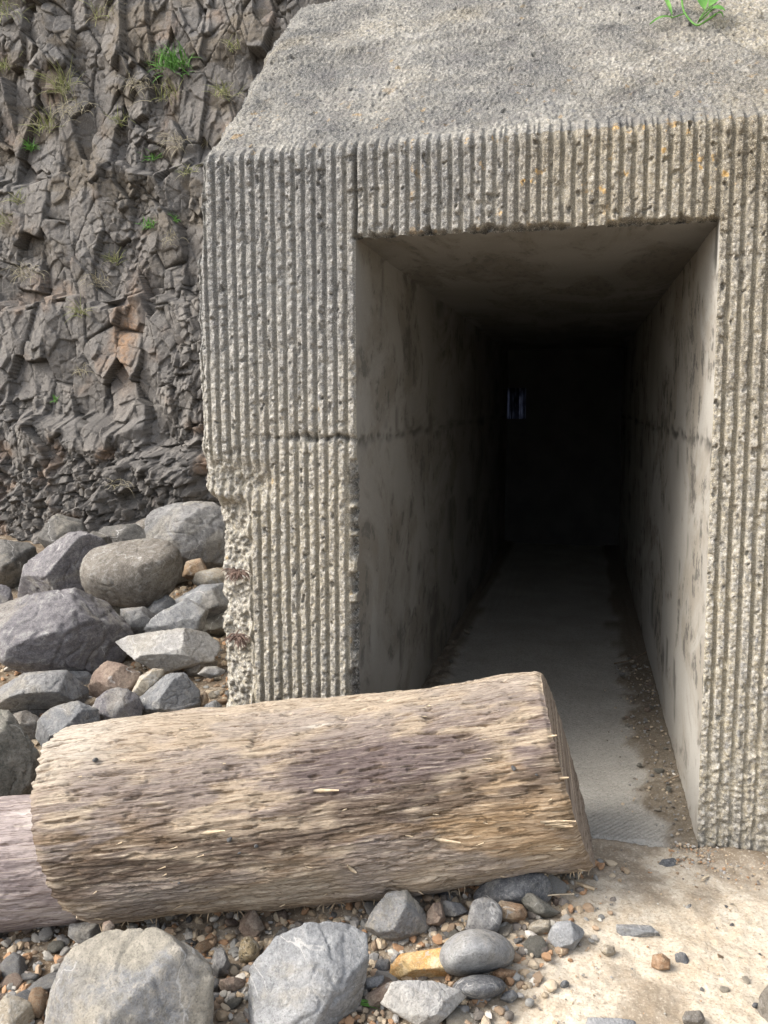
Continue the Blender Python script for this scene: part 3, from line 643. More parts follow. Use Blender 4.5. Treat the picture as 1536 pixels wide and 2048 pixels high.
B('brownish flat boulder behind the dark one at the left edge', [(-10, 1432), (40, 1420), (80, 1440), (90, 1490), (40, 1520), (-10, 1490)], 'brown', zc=3.5, dep=0.7, p=16)
B('orange stone sitting beside the round brown boulder', [(364, 1152), (370, 1124), (404, 1116), (416, 1130), (412, 1152), (380, 1160)], 'rust', zc=4.75, dep=0.8, p=22, sub=4, cat='stone')
B('cream and grey stone in front of the orange one', [(384, 1164), (392, 1144), (430, 1136), (470, 1148), (462, 1172), (400, 1176)], 'tan', zc=4.6, dep=0.8, p=20, sub=4, cat='stone')
B('mauve boulder cut by the left edge of view, behind the largest one', [(-50, 1200), (0, 1168), (22, 1175), (30, 1215), (-10, 1240), (-50, 1240)], 'purple', zc=4.6, dep=0.8, p=16)
B('dark flat boulder behind the purple leaning slab', [(165, 1075), (185, 1062), (216, 1072), (224, 1100), (190, 1112), (160, 1100)], 'dark', zc=5.2, dep=0.8, p=18)
B('dark jagged boulder at the cliff foot by the left edge', [(-30, 1110), (0, 1078), (50, 1082), (72, 1110), (55, 1165), (0, 1185), (-30, 1170)], 'dark', zc=5.3, dep=0.8, p=22, bands=0.04)
B('little pale wedge of stone between the largest boulder and the flat slab', [(268, 1290), (285, 1268), (300, 1272), (296, 1292)], 'pale', zc=4.15, dep=0.8, p=18, sub=4, cat='stone')
B('small grey flat stone on the gravel at the portal foot', [(394, 1348), (410, 1334), (440, 1332), (450, 1346), (420, 1358)], 'grey', zc=3.72, dep=0.7, p=18, sub=4, cat='stone')
B('small triangular blue-grey stone on the gravel behind the big log', [(404, 1414), (428, 1400), (444, 1410), (430, 1424), (408, 1426)], 'blue', zc=3.55, dep=0.8, p=22, sub=4, cat='stone')
B('small orange triangular stone on the gravel behind the big log', [(398, 1402), (410, 1384), (418, 1400), (412, 1416), (400, 1416)], 'rust', zc=3.58, dep=0.8, p=22, sub=4, cat='stone')

fill = [(30, 1270, 5.0, .2), (215, 1220, 4.6, .13), (330, 1225, 4.5, .14), (150, 1210, 4.9, .2), (400, 1210, 4.7, .15), (300, 1290, 4.35, .13), (430, 1240, 4.4, .12), (150, 1375, 3.95, .12), (210, 1330, 4.2, .12), (60, 1430, 3.7, .12), (260, 1430, 3.6, .12), (330, 1410, 3.75, .13), (130, 1410, 3.8, .14), (400, 1330, 3.95, .08), (250, 1090, 5.4, .2), (330, 1130, 5.3, .2), (90, 1190, 5.3, .2), (20, 1150, 5.5, .2), (300, 1070, 5.7, .16), (120, 1070, 5.7, .2)]
for k_, (px, py, zc_, r_) in enumerate(fill):
    q_ = r_/zc_*f; an = np.linspace(0, 6.28, 8)[:-1]+k_
    B('dull boulder filling a gap between bigger boulders of the heap', [(px+q_*math.cos(a)*1.1, py+q_*0.75*math.sin(a)) for a in an], ['grey', 'olive', 'blue', 'brown', 'dark'][k_ % 5], zc=zc_, p=14)
G = 'larger stones in front of the big log'
S = lambda *a, **k: rock('stone', *a, **{**dict(group=G, cat='stone'), **k})
rock('boulder', 'big tan-grey boulder with a bluish patch, below the left end of the big log', [(80, 2230), (104, 2010), (140, 1925), (205, 1872), (320, 1866), (398, 1894), (430, 1960), (428, 2060), (400, 2180), (250, 2260)], 'tangrey', lift=0.12, dep=0.9, p=14, sub=6, facets=[(-.1, .85, .5, .62), (-.55, .35, .75, .66), (.45, .35, .8, .60), (.05, -.1, 1, .72)], nf=5, rough=0.9, group=G)
rock('boulder', 'big light-grey boulder with a flat ridge, right of the tan-grey boulder', [(484, 2180), (480, 2030), (510, 1940), (548, 1890), (625, 1864), (690, 1850), (732, 1876), (738, 1940), (704, 2010), (690, 2100), (600, 2200)], 'lightgrey', lift=0.10, dep=0.85, p=18, sub=6, facets=[(-.45, .6, .65, .50), (.15, .75, .6, .62), (.7, .1, .7, .58), (-.1, 0, 1, .6)], group=G)
S('tan wedge-shaped stone standing under the middle of the log', [(728, 1868), (752, 1818), (778, 1786), (812, 1780), (850, 1812), (862, 1852), (800, 1888), (742, 1886)], 'tangrey', dep=0.8, p=18, facets=[(-.35, .5, .8, .55), (.6, 0, .8, .5)])
S('smooth egg-shaped blue-grey stone with a white bloom, the largest rounded one', [(876, 1930), (888, 1880), (925, 1846), (965, 1841), (1008, 1862), (1031, 1905), (1015, 1945), (960, 1968), (898, 1968)], 'lightgrey', dep=1.1, p=4.5, nf=0, sub=6, rough=0.22, tilt=0.25, lift=0.3)
S('speckled dark grey rounded stone touching the egg-shaped one', [(904, 1985), (918, 1952), (955, 1937), (996, 1945), (1012, 1975), (990, 2002), (940, 2008)], 'darkblue', dep=1.1, p=5, nf=0, rough=0.4, tilt=0.25, lift=0.35)
S('flat whitish stone at the bottom, below the yellow slab', [(762, 2012), (786, 1966), (860, 1962), (936, 1996), (915, 2030), (850, 2070), (770, 2056)], 'pale', dep=0.55, p=20, facets=[(0, .7, .7, .42)], sub=6)
S('yellow and orange slab half under the egg-shaped stone', [(778, 1924), (800, 1908), (892, 1893), (905, 1925), (900, 1957), (800, 1964), (780, 1944)], 'orange', dep=0.7, p=22, facets=[(-.05, .7, .7, .5)], rough=0.6)
S('grey smooth stone behind the egg-shaped one', [(932, 1856), (946, 1810), (968, 1798), (992, 1810), (1006, 1848), (985, 1880), (940, 1880)], 'grey', dep=0.8, p=10, rough=0.5)
S('bright orange angular stone under the right part of the log', [(988, 1824), (1006, 1800), (1040, 1808), (1058, 1824), (1050, 1842), (1022, 1852), (996, 1842)], 'rust', dep=0.8, p=24)
S('pale grey squarish stone set in the dirt edge', [(1096, 1892), (1108, 1856), (1120, 1841), (1168, 1843), (1174, 1880), (1150, 1900), (1120, 1902)], 'lightgrey', dep=0.7, p=24, facets=[(-.6, .2, .7, .55)])
S('long pale grey stone half buried in the sandy path', [(1230, 1872), (1234, 1848), (1300, 1850), (1322, 1860), (1308, 1874), (1262, 1886), (1244, 1890)], 'lightgrey', dep=0.5, p=20, lift=0.0)
S('orange cube-like stone lying alone on the sandy path', [(1302, 1936), (1304, 1910), (1324, 1906), (1344, 1922), (1344, 1940), (1318, 1944)], 'rust', dep=0.9, p=26, lift=0.35)
S('small tan stone on the sandy path, left of the half-buried one', [(1198, 1898), (1210, 1888), (1228, 1892), (1232, 1910), (1216, 1918)], 'tan', dep=0.9, p=22, sub=4, lift=0.35)
S('round slate-blue pebble alone on the sandy path', [(1120, 1970), (1126, 1958), (1134, 1958), (1139, 1968), (1133, 1978), (1124, 1979)], 'darkblue', dep=1, p=4, nf=0, sub=4, rough=0.2, cat='pebble')
S('large dark blue-grey stone in the shadow under the right end of the log', [(948, 1806), (962, 1770), (1010, 1748), (1085, 1744), (1108, 1775), (1096, 1806), (1030, 1822)], 'darkblue', dep=0.8, p=8, rough=0.6)
S('rust-brown upright shard, right of the tan wedge stone', [(846, 1860), (856, 1826), (874, 1806), (892, 1806), (890, 1838), (872, 1862)], 'redbrown', dep=0.7, p=24)
S('grey flat stone behind the rust-brown shard', [(878, 1830), (888, 1800), (920, 1804), (938, 1826), (915, 1842)], 'blue', dep=0.6, p=18, sub=4)
S('pitted honey-coloured stone between the two big boulders', [(477, 1905), (484, 1880), (505, 1873), (519, 1888), (516, 1918), (498, 1932), (480, 1922)], 'pitted', dep=0.9, p=7, rough=0.7)
S('reddish flat slab leaning in the shadow above the pitted stone', [(476, 1874), (478, 1826), (502, 1818), (530, 1866), (510, 1884)], 'redbrown', dep=0.5, p=24)
S('grey three-sided stone at the right edge of the tan-grey boulder', [(418, 1936), (430, 1908), (442, 1898), (460, 1930), (452, 1952), (430, 1960)], 'grey', dep=0.8, p=26)
S('cream flat-faced slab in the bottom left corner', [(-30, 1992), (10, 1988), (48, 2000), (64, 2028), (30, 2070), (-30, 2076)], 'tan', dep=0.6, p=26, facets=[(-.3, .4, .8, .4)])
S('small reddish stone perched on top of the tan-grey boulder', [(204, 1862), (206, 1846), (220, 1841), (230, 1852), (224, 1866), (210, 1870)], 'redbrown', zc=2.32, dep=0.9, p=22, sub=4)
S('grey slab behind the tan-grey boulder, under the two logs', [(138, 1878), (142, 1848), (190, 1842), (212, 1858), (190, 1892), (150, 1896)], 'grey', dep=0.6, p=20, lift=0.4)
S('long flat olive splinter of rock right of the bright orange stone', [(1042, 1798), (1050, 1786), (1096, 1812), (1122, 1832), (1112, 1842), (1070, 1830)], 'olive', dep=0.6, p=22, sub=4)
S('buff flat stone below the olive splinter', [(1056, 1856), (1066, 1838), (1096, 1842), (1106, 1862), (1080, 1872), (1060, 1868)], 'tan', dep=0.7, p=22, sub=4)
S('salmon flat stone on the lower right of the egg-shaped one', [(984, 1946), (1000, 1932), (1028, 1940), (1034, 1956), (1006, 1966), (990, 1960)], 'rust', dep=0.7, p=22, sub=4)
S('brown angular stone left of the flat whitish one', [(728, 2012), (742, 1986), (776, 1962), (796, 1970), (780, 2008), (750, 2020)], 'redbrown', dep=0.7, p=24)
S('cream and grey stone under the tan wedge, above the brown angular one', [(716, 1980), (730, 1958), (756, 1950), (772, 1966), (752, 1982), (730, 1990)], 'lightgrey', dep=0.8, p=20, sub=4)
S('dark slate stone at the left end of the yellow slab', [(748, 1940), (756, 1918), (778, 1918), (784, 1940), (768, 1956)], 'darkblue', dep=0.9, p=10, sub=4)
S('flat whitish stone cut by the bottom of the view, in the sand', [(1166, 2062), (1176, 2034), (1230, 2036), (1276, 2042), (1270, 2072), (1200, 2080)], 'lightgrey', dep=0.5, p=18, lift=0.1)
S('grey-brown rock at the right bottom edge of the sandy path', [(1512, 2030), (1522, 1975), (1560, 1960), (1590, 2000), (1580, 2060), (1530, 2060)], 'brown', dep=0.8, p=18, lift=0.1)
S('blue-grey pebble at the foot of the rock at the right bottom edge', [(1503, 2012), (1508, 2004), (1518, 2006), (1519, 2014), (1510, 2018)], 'darkblue', dep=1, p=5, nf=0, sub=3, cat='pebble')
S('speckled grey stone beside the dark rounded one', [(1000, 2000), (1008, 1984), (1026, 1978), (1036, 1994), (1022, 2008)], 'blue', dep=0.9, p=9, sub=4)
S('blue-grey flake at the left foot of the tan-grey boulder', [(92, 2030), (98, 2000), (112, 1998), (124, 2030), (112, 2060)], 'darkblue', dep=0.7, p=12, sub=4)
S('brown lump of rock by the bottom edge of the sandy path', [(1362, 2044), (1372, 2022), (1396, 2020), (1408, 2040), (1394, 2056)], 'brown', dep=0.9, p=14, sub=4)
S('dark reddish slab right of the three-sided grey stone', [(432, 1992), (446, 1962), (478, 1952), (490, 1966), (470, 1988)], 'redbrown', dep=0.6, p=20, sub=4)
S('slate chips trodden into the sandy path near the orange cube', [(1350, 1914), (1358, 1906), (1372, 1922), (1382, 1938), (1372, 1944), (1362, 1930)], 'darkblue', dep=0.35, p=20, sub=4, lift=0.0)
S('dark slate flake in the sandy path above the orange cube', [(1368, 1820), (1374, 1808), (1388, 1812), (1388, 1822), (1376, 1826)], 'blue', dep=0.35, p=20, sub=3, lift=0.0)
S('bluish flat stone in the dirt before the right pier', [(1318, 1742), (1330, 1718), (1348, 1716), (1354, 1730), (1340, 1744)], 'darkblue', dep=0.4, p=16, sub=4, lift=0.05)

# loose small stones: a few shapes in each colour, copied
base = {}
for kx, key in enumerate(['rust', 'redbrown', 'grey', 'blue', 'tan', 'pale', 'olive', 'darkblue']):
    for q in range(4):
        rs = np.random.default_rng(500+kx*10+q); pl = []
        for _ in range(13 if key not in ('blue', 'darkblue') else 20):
            v = rs.normal(size=3); v[2] *= 1.3; pl.append((v, rs.uniform(0.62, 1.0)*(0.72 if abs(v[2]) > 1.1 else 1)))
        pl += [(np.array(v), 1.1) for v in ((1, 0, 0), (-1, 0, 0), (0, 1, 0), (0, -1, 0), (0, 0, 1), (0, 0, -1))]
        me = rock_mesh('small_stone', pl, 30 if key not in ('blue', 'darkblue') else 9, 1.0, 3, 600+kx*10+q); me.materials.append(ROCK[key]); base[key, q] = me
words = {'rust': 'rusty orange', 'redbrown': 'reddish brown', 'grey': 'plain grey', 'blue': 'blue-grey', 'tan': 'buff', 'pale': 'whitish', 'olive': 'olive-grey', 'darkblue': 'dark slate'}
def small(x, y, r, key, zone, lift=0.35, z=None):
    q = random.randrange(4)
    o = bpy.data.objects.new('small_stone', base[key, q]); col.objects.link(o)
    sx_, sy_, sz_ = r*random.uniform(0.8, 1.25), r*random.uniform(0.7, 1.1), r*random.uniform(0.5, 0.85)
    o.location = (x, y, (float(zg(x, y)) if z is None else z)+sz_*lift); o.scale = (sx_, sy_, sz_)
    o.rotation_euler = (random.uniform(-.35, .35), random.uniform(-.35, .35), random.uniform(0, 6.3))
    tag(o, 'small %s stone loose among the rubble %s' % (words[key], zone), 'stone', 'loose small stones '+zone)
    return o
occ = [(np.array(o.location), max(o.dimensions)*0.42) for o in list(col.objects) if o.name.split('.')[0] in ('boulder', 'stone')]
def free(x, y, r):
    for c_, rr in occ:
        if (c_[0]-x)**2+(c_[1]-y)**2 < (rr+r*0.2)**2 and c_[2] < 0.35: return False
    return True
def project(P):
    d = np.array(P)-C; z = d@F; return 768+f*(d@R)/z, 1024-f*(d@U)/z
def xb(y): return -0.36+(y+0.28)*0.33
keys = ['rust', 'redbrown', 'redbrown', 'grey', 'grey', 'olive', 'tan', 'tan', 'tan', 'pale', 'pale', 'darkblue', 'olive']
n = 0; tries = 0
while n < 285 and tries < 12000:
    tries += 1
    x = random.uniform(-2.35, -0.3); y = random.uniform(-1.42, -0.22)
    if x > xb(y)+random.uniform(-0.12, 0.02): continue
    r = random.choice([0.013, 0.016, 0.02, 0.024, 0.03, 0.036]) if random.random() < 0.85 else 0.048
    if not free(x, y, r): continue
    px, py = project((x, y, -0.08))
    if px < -60 or px > 1300 or py > 2110 or py < 1690: continue
    if px < 440: zone = 'left of the pitted stone'
    elif px < 760: zone = 'around the big light-grey boulder'
    elif px < 930: zone = 'by the tan wedge and the yellow slab'
    else: zone = 'between the egg-shaped stone and the sandy path'
    small(x, y, r, random.choice(keys), zone); occ.append((np.array([x, y, 0]), r*0.7)); n += 1
n = 0
while n < 48:
    x = random.uniform(-2.6, -1.86); y = random.uniform(-0.35, 0.9)
    px, py = project((x, y, float(zg(x, y))))
    if px < 200 or px > 480: continue
    small(x, y, random.choice([0.012, 0.016, 0.022, 0.03]), random.choice(['rust', 'tan', 'tan', 'redbrown', 'pale', 'grey']), 'at the portal foot, behind the big log', 0.5); n += 1
for q in range(22):
    y = random.uniform(0.1, 2.2); x = -random.uniform(0.02, 0.2)
    small(x, y, random.choice([0.008, 0.012, 0.016, 0.022]), random.choice(['grey', 'olive', 'tan', 'redbrown']), 'along the right wall inside the tunnel', 0.4, z=0.02)
for q in range(12):
    y = random.uniform(0.5, 2.6); x = XO+random.uniform(0.03, 0.12)
    small(x, y, random.choice([0.012, 0.016, 0.024]), random.choice(['grey', 'olive', 'tan']), 'along the left wall inside the tunnel', 0.4, z=0.02)
for q in range(26):
    x = random.uniform(-0.3, 0.35); y = random.uniform(-1.15, -0.1)
    small(x, y, random.choice([0.006, 0.008, 0.011]), random.choice(['grey', 'tan', 'tan', 'rust', 'darkblue', 'pale']), 'strewn over the sandy path', 0.25)

# gravel: one mass of tiny stones
gd, gt = ico(2)
gv, gf, gc = [], [], []
shapes = []
for q in range(14):
    rs = np.random.default_rng(900+q); pl = [(rs.normal(size=3), rs.uniform(0.55, 0.95)) for _ in range(12)]+[(np.array(v), 1.1) for v in ((1, 0, 0), (-1, 0, 0), (0, 1, 0), (0, -1, 0), (0, 0, 1), (0, 0, -1))]
    shapes.append(gd*polytope(gd, pl, 45)[:, None])
cols_ = np.array([(0.30, 0.22, 0.15), (0.36, 0.28, 0.19), (0.27, 0.26, 0.245), (0.22, 0.215, 0.20), (0.40, 0.33, 0.24), (0.26, 0.245, 0.215), (0.31, 0.19, 0.11), (0.44, 0.41, 0.36), (0.17, 0.15, 0.13)])
def add_gravel(x, y, r, z, warmth):
    sh = shapes[rng.integers(14)]*np.array([1, rng.uniform(.6, 1), rng.uniform(.5, .8)])*r
    a = rng.uniform(0, 6.28); ca, sa = math.cos(a), math.sin(a)
    sh = np.stack([sh[:, 0]*ca-sh[:, 1]*sa, sh[:, 0]*sa+sh[:, 1]*ca, sh[:, 2]], -1)
    gf.append(gt+len(gv)*len(gd)); gv.append(sh+np.array([x, y, z+r*0.2]))
    c = cols_[[2, 3, 8, 4][rng.integers(4)]]*0.8 if warmth < 0 else cols_[rng.integers(9)] if rng.random() > warmth else cols_[[0, 1, 4, 6][rng.integers(4)]]
    gc.append(np.tile(c*rng.uniform(0.8, 1.2), (len(gd), 1)))
m = 0
while m < 6500:
    x = rng.uniform(-2.5, -0.2); y = rng.uniform(-1.45, -0.15)
    if x > xb(y)+rng.normal(0, 0.07): continue
    add_gravel(x, y, rng.choice([0.005, 0.007, 0.009, 0.012, 0.016, 0.02]), float(zg(x, y))+rng.uniform(-.002, .01), 0.25); m += 1
m = 0
while m < 2600:
    x = rng.uniform(-3.3, -1.84); y = rng.uniform(-0.6, 1.9)
    add_gravel(x, y, rng.choice([0.008, 0.012, 0.016, 0.024]), float(zg(x, y)), 0.5); m += 1
for q in range(500):
    x = rng.uniform(-0.5, 0.45); y = rng.uniform(-1.3, -0.05)
    add_gravel(x, y, rng.choice([0.0015, 0.002, 0.003, 0.004]), float(zg(x, y))+0.004, 0.5)
for q in range(420):
    y = rng.uniform(0.0, 2.0); x = -abs(rng.normal(0, 0.10))-0.01
    add_gravel(x, y, rng.choice([0.002, 0.003, 0.005, 0.008]), 0.022, -1)
for q in range(700):
    x = rng.uniform(-0.1, 0.4); y = -abs(rng.normal(0, 0.09))-0.02
    add_gravel(x, y, rng.choice([0.002, 0.003, 0.004, 0.006]), float(zg(x, y))+0.026*(1-min(1, -y/0.22)), 0.3)
t = NT('mixed_gravel'); n3 = t.noise(140, 4, 0.65); cg = t.mix(t.ramp(n3, 0.4, 0.28, 0, 0.5), t.attr('stone', 'Color'), (0.12, 0.1, 0.08))
M_gravel = t.done(cg, 0.9, [(n3, 0.003, 0.5)], 0.2)
o = put(mesh_np('gravel', np.concatenate(gv), np.concatenate(gf), cols={'stone': np.concatenate(gc)}, smooth=False), 'gravel', M_gravel); o['kind'] = 'stuff'

# ------------------------------------------------------------------ logs
def log(name, label, A, Bv, rad, nL, nR, seed, ns, nc, rough, colour, rfun=None, tap=1.0):
    A, Bv = np.array(A, float), np.array(Bv, float); L = np.linalg.norm(Bv-A); a = (Bv-A)/L
    e1 = Zv-(Zv@a)*a; e1 /= np.linalg.norm(e1); e2 = np.cross(a, e1); e2 = e2 if e2[1] < 0 else -e2
    th = np.linspace(-math.pi*1.06, math.pi*0.94, nc, endpoint=False)
    tt = np.linspace(0, 1, ns); TT, TH = np.meshgrid(tt, th, indexing='ij')
    cd = np.cos(TH); sd_ = np.sin(TH)
    r0 = rad*(tap+(1-tap)*TT)*(1+0.02*np.cos(2*TH+1)+0.012*np.cos(3*TH+2))
    def cut(nv, r):
        nv = np.array(nv, float); dot = nv[0]
        return -(nv[1]*r*cd+nv[2]*r*sd_)/dot
    sL = cut(nL, r0)+0.012*fb2(TH*3, TH*0+1, seed+50, 4)+0.010*pn2(TH*14, TH*0, seed+52); sR = L+cut(nR, r0)+0.006*fb2(TH*8, TH*0+5, seed+51, 4)
    s = sL+TT*(sR-sL); w = TH*rad
    low = fb2(s*1.6, w*2.2, seed, 3)
    n1 = fb2(s*4.5+0.25*pn2(s*3, w*6, seed+7), w*20+0.5*pn2(s*4, w*9, seed+8), seed+1, 5, 0.62)
    terr = n1*9; fl = np.floor(terr); fr_ = terr-fl; stp = (fl+ss(0.6, 0.95, fr_))/9
    fib = fb2(s*11, w*120, seed+2, 3, 0.6); fib2 = pn2(s*34, w*300, seed+3)
    chip = ss(0.12, 0.4, fb2(s*11, w*60, seed+4, 4)); cross = 0*s; crk = ss(0.05, 0.0, np.abs(pn2(s*0.9, w*15+0.15*pn2(s*5, w*4, seed+12), seed+11)))*ss(0.0, 0.3, pn2(s*2.5, w*5, seed+13))
    r = r0*(1+0.085*low+0.03*np.sin(TT*5+1.3*np.cos(TH)))+rough*(0.017*stp+0.0036*fib+0.0015*fib2-0.012*chip-0.012*crk-0.004*cross)
    r = r*(1-0.02*ss(0.02, 0.0, TT)**2-0.025*ss(0.012, 0.0, 1-TT))
    if rfun is not None: r = r*rfun(TT, TH)
    V = A+s[..., None]*a+r[..., None]*(cd[..., None]*e1+sd_[..., None]*e2)
    Q = gridq(ns, nc); i = np.arange(ns-1)*nc
    wrap = np.stack([i+nc-1, i, i+nc, i+2*nc-1], -1); Q = np.concatenate([Q, wrap])
    wc = colour(TT, TH, s, w, n1, stp, chip, fib)
    org = (A+Bv)/2
    me = mesh_np(name, V.reshape(-1, 3)-org, Q, cols={'wood': wc.reshape(-1, 3)})
    me.attributes.new('guv', 'FLOAT_VECTOR', 'POINT').data.foreach_set('vector', np.ascontiguousarray(np.stack([s, w, 0*s], -1), np.float32).ravel())
    ob = put(me, name, M_wood, None, org); tag(ob, label, 'log')
    # end faces: rings from the ragged rim to the heart
    for idx, nv in ((0, nL), (ns-1, nR)):
        rim = V[idx]; k = np.linspace(1, 0.0, 26); cen = rim.mean(0)
        rings = cen+(rim-cen)[None]*k[:, None, None]
        dist = 0.004*fb2(rings[..., 0].ravel()*40, rings[..., 2].ravel()*40, seed+9, 3).reshape(rings.shape[:2])*(ss(1, 0.95, k)[:, None])
        rings = rings+dist[..., None]*a*(-1 if idx == 0 else 1)
        q = gridq(len(k), nc); j = np.arange(len(k)-1)*nc; q = np.concatenate([q, np.stack([j+nc-1, j, j+nc, j+2*nc-1], -1)])
        gr = np.tile((0.22, 0.18, 0.145), (rings.shape[0]*nc, 1))*(1+0.3*fb2(rings[..., 0].ravel()*20, rings[..., 2].ravel()*20, seed+10, 3))[:, None]
        m2 = mesh_np('sawn_end', rings.reshape(-1, 3)-org, q if idx else q[:, ::-1], cols={'wood': gr})
        m2.attributes.new('guv', 'FLOAT_VECTOR', 'POINT').data.foreach_set('vector', np.ascontiguousarray(np.stack([rings[..., 0], rings[..., 2]*0.3, 0*rings[..., 0]], -1), np.float32).ravel())
        put(m2, 'sawn_end', M_wood, ob)
    def surf(t_, thd, out=0.0):
        ii = int(t_*(ns-1)); jj = int(np.argmin(np.abs(th-math.radians(thd))))
        nv_ = math.cos(th[jj])*e1+math.sin(th[jj])*e2
        return V[ii, jj]+nv_*out, nv_, a
    surf.V = V
    return ob, surf
def col_big(TT, TH, s, w, n1, stp, chip, fib):
    v = (np.degrees(TH)+25)/180
    tan = np.array((0.365, 0.295, 0.222)); pale = np.array((0.41, 0.35, 0.28)); gry = np.array((0.29, 0.245, 0.21)); pur = np.array((0.15, 0.118, 0.112)); brn = np.array((0.19, 0.138, 0.09)); ora = np.array((0.38, 0.265, 0.155)); wht = np.array((0.50, 0.46, 0.405))
    nz = fb2(s*2.6, w*6, 301, 4); nz2 = fb2(s*6, w*22, 302, 3)
    c = np.ones(TT.shape+(3,))*tan
    def bl(c, m, k): m = np.clip(m, 0, 1)[..., None]; return c*(1-m)+k*m
    c = bl(c, ss(-0.15, 0.3, nz+0.4*nz2), gry)
    c = bl(c, 0.9*ss(0.0, 0.35, -nz+0.25*nz2)*ss(0.45, 0.9, v), pale)
    c = bl(c, 0.85*ss(0.22, 0.05, TT+0.10*nz)*ss(0.5, 0.1, v+0.2*nz2), wht*0.95)
    c = bl(c, 0.5*ss(0.3, 0.0, v+0.1*nz), pale)
    band = ss(0.27, 0.10, np.abs(v-0.50+0.10*(TT-0.5)+0.07*nz))
    c = bl(c, band*ss(-0.28, 0.12, nz2+0.6*nz)*0.95, pur+0.4*(gry-pur)*(TT < 0.5)[..., None])
    c = bl(c, ss(0.16, 0.03, np.abs(v-0.60+0.12*nz))*ss(0.0, 0.3, nz2+0.15)*0.85, brn)
    c = bl(c, ss(0.2, 0.05, np.hypot((TT-0.86)/0.22, (v-0.63)/0.22)-0.5+0.4*nz)*0.6, ora)
    c = bl(c, ss(0.05, 0.0, np.hypot((TT-0.625)/1.2, (v-0.42)*1.5)-0.10+0.03*nz2), pur*0.9)
    c = bl(c, ss(0.05, 0.0, np.hypot((TT-0.76)/1.1, (v-0.40)*1.9)-0.085+0.03*nz2)*0.9, pur)
    c = bl(c, 0.8*ss(0.03, 0.0, np.hypot((TT-0.535)/1.3, (v-0.235)*5)-0.014+0.03*nz2), wht)
    c = bl(c, 0.85*ss(0.085, 0.02, np.abs(v-0.56+0.16*(TT-0.6)+0.05*nz))*ss(-0.25, 0.1, nz2+0.2), np.array((0.11, 0.084, 0.068)))
    c = bl(c, chip*0.45, brn); c = bl(c, ss(0.94, 1.0, TT+0.03*nz)*ss(0.3, 0.6, v)*0.6, brn)
    return c*np.array((0.97, 0.965, 0.945))*(1+0.22*nz2+0.18*fib)[..., None]
lA = onZ(176, 1650, 0.19); lB = onZ(1136, 1534, 0.335)
nv = np.cross(ray(1084, 1335), ray(1190, 1735)); nv /= np.linalg.norm(nv); nv = nv if nv[0] > 0 else -nv
vd = ray(1140, 1540); vd /= np.linalg.norm(vd); nv = nv-0.055*vd
a_ = (lB-lA)/np.linalg.norm(lB-lA); e1_ = Zv-(Zv@a_)*a_; e1_ /= np.linalg.norm(e1_); e2_ = np.cross(a_, e1_); e2_ = e2_ if e2_[1] < 0 else -e2_
nRb = (nv@a_, nv@e1_, nv@e2_)
LOGA, SURF = log('driftwood_log', 'big weathered tan driftwood log with flaking grain, lying across the tunnel mouth', lA, lB, 0.325, (1, 0.26, 0.12), nRb, 310, 560, 680, 0.82, col_big, tap=0.93)
def col_small(TT, TH, s, w, n1, stp, chip, fib):
    nz = fb2(s*3, w*8, 321, 4)
    a_, b_, c_ = np.array((0.36, 0.31, 0.295)), np.array((0.24, 0.20, 0.195)), np.array((0.52, 0.47, 0.44))
    c = a_+(b_-a_)*ss(-0.1, 0.3, nz)[..., None]; m = (ss(0.1, 0.4, -nz)*0.7)[..., None]; c = c*(1-m)+c_*m
    return c*(1+0.15*fib)[..., None]
l2a, l2b = onZ(-520, 1760, 0.07), onZ(165, 1715, 0.065)
LOGB, SURF2 = log('driftwood_log', 'smaller purplish-grey bare driftwood log poking out from behind the big log', l2a, l2b, 0.205, (1, 0, 0), (1, 0.05, -0.1), 330, 380, 330, 0.45, col_small)

# splinters and chips
def strip_mesh(name, paths, mat, parent=None, wid=0.003, thick=0.4):
    Vb, Qb = [], []
    for P, w in paths:
        P = np.array(P, float); n_ = len(P); T = np.gradient(P, axis=0); T /= np.linalg.norm(T, axis=1)[:, None]+1e-9
        ref = np.array([0.3, -0.8, 0.52]); s1 = np.cross(T, ref); s1 /= np.linalg.norm(s1, axis=1)[:, None]+1e-9; s2 = np.cross(T, s1)
        w = np.broadcast_to(w, (n_,))[:, None]; o_ = len(Vb)
        ring = [P+s1*w, P+s2*w*thick, P-s1*w, P-s2*w*thick]
        for i in range(n_):
            for r_ in ring: Vb.append(r_[i])
        for i in range(n_-1):
            for j in range(4): Qb.append((o_+i*4+j, o_+i*4+(j+1) % 4, o_+i*4+4+(j+1) % 4, o_+i*4+4+j))
        Qb.append((o_, o_+1, o_+2, o_+3)); e = o_+(n_-1)*4; Qb.append((e+3, e+2, e+1, e))
    Vb = np.array(Vb); org = Vb[0] if parent is None else np.array(parent.location)
    return put(mesh_np(name, Vb-org, np.array(Qb)), name, mat, parent, org if parent is None else (0, 0, 0))
paths = []
def hit_log(px, py):
    """nearest log surface point seen through that direction"""
    r = ray(px, py); Vf = SURF.V.reshape(-1, 3)-C; z = Vf@F; ok = z > 0
    u = 768+f*(Vf@R)/z; v = 1024-f*(Vf@U)/z; d = np.hypot(u-px, v-py); c_ = np.where(d < 5)[0]
    if len(c_) == 0: c_ = np.array([np.argmin(d)])
    k = c_[np.argmin(z[c_])]; return SURF.V.reshape(-1, 3)[k], k
ax = (lB-lA)/np.linalg.norm(lB-lA)
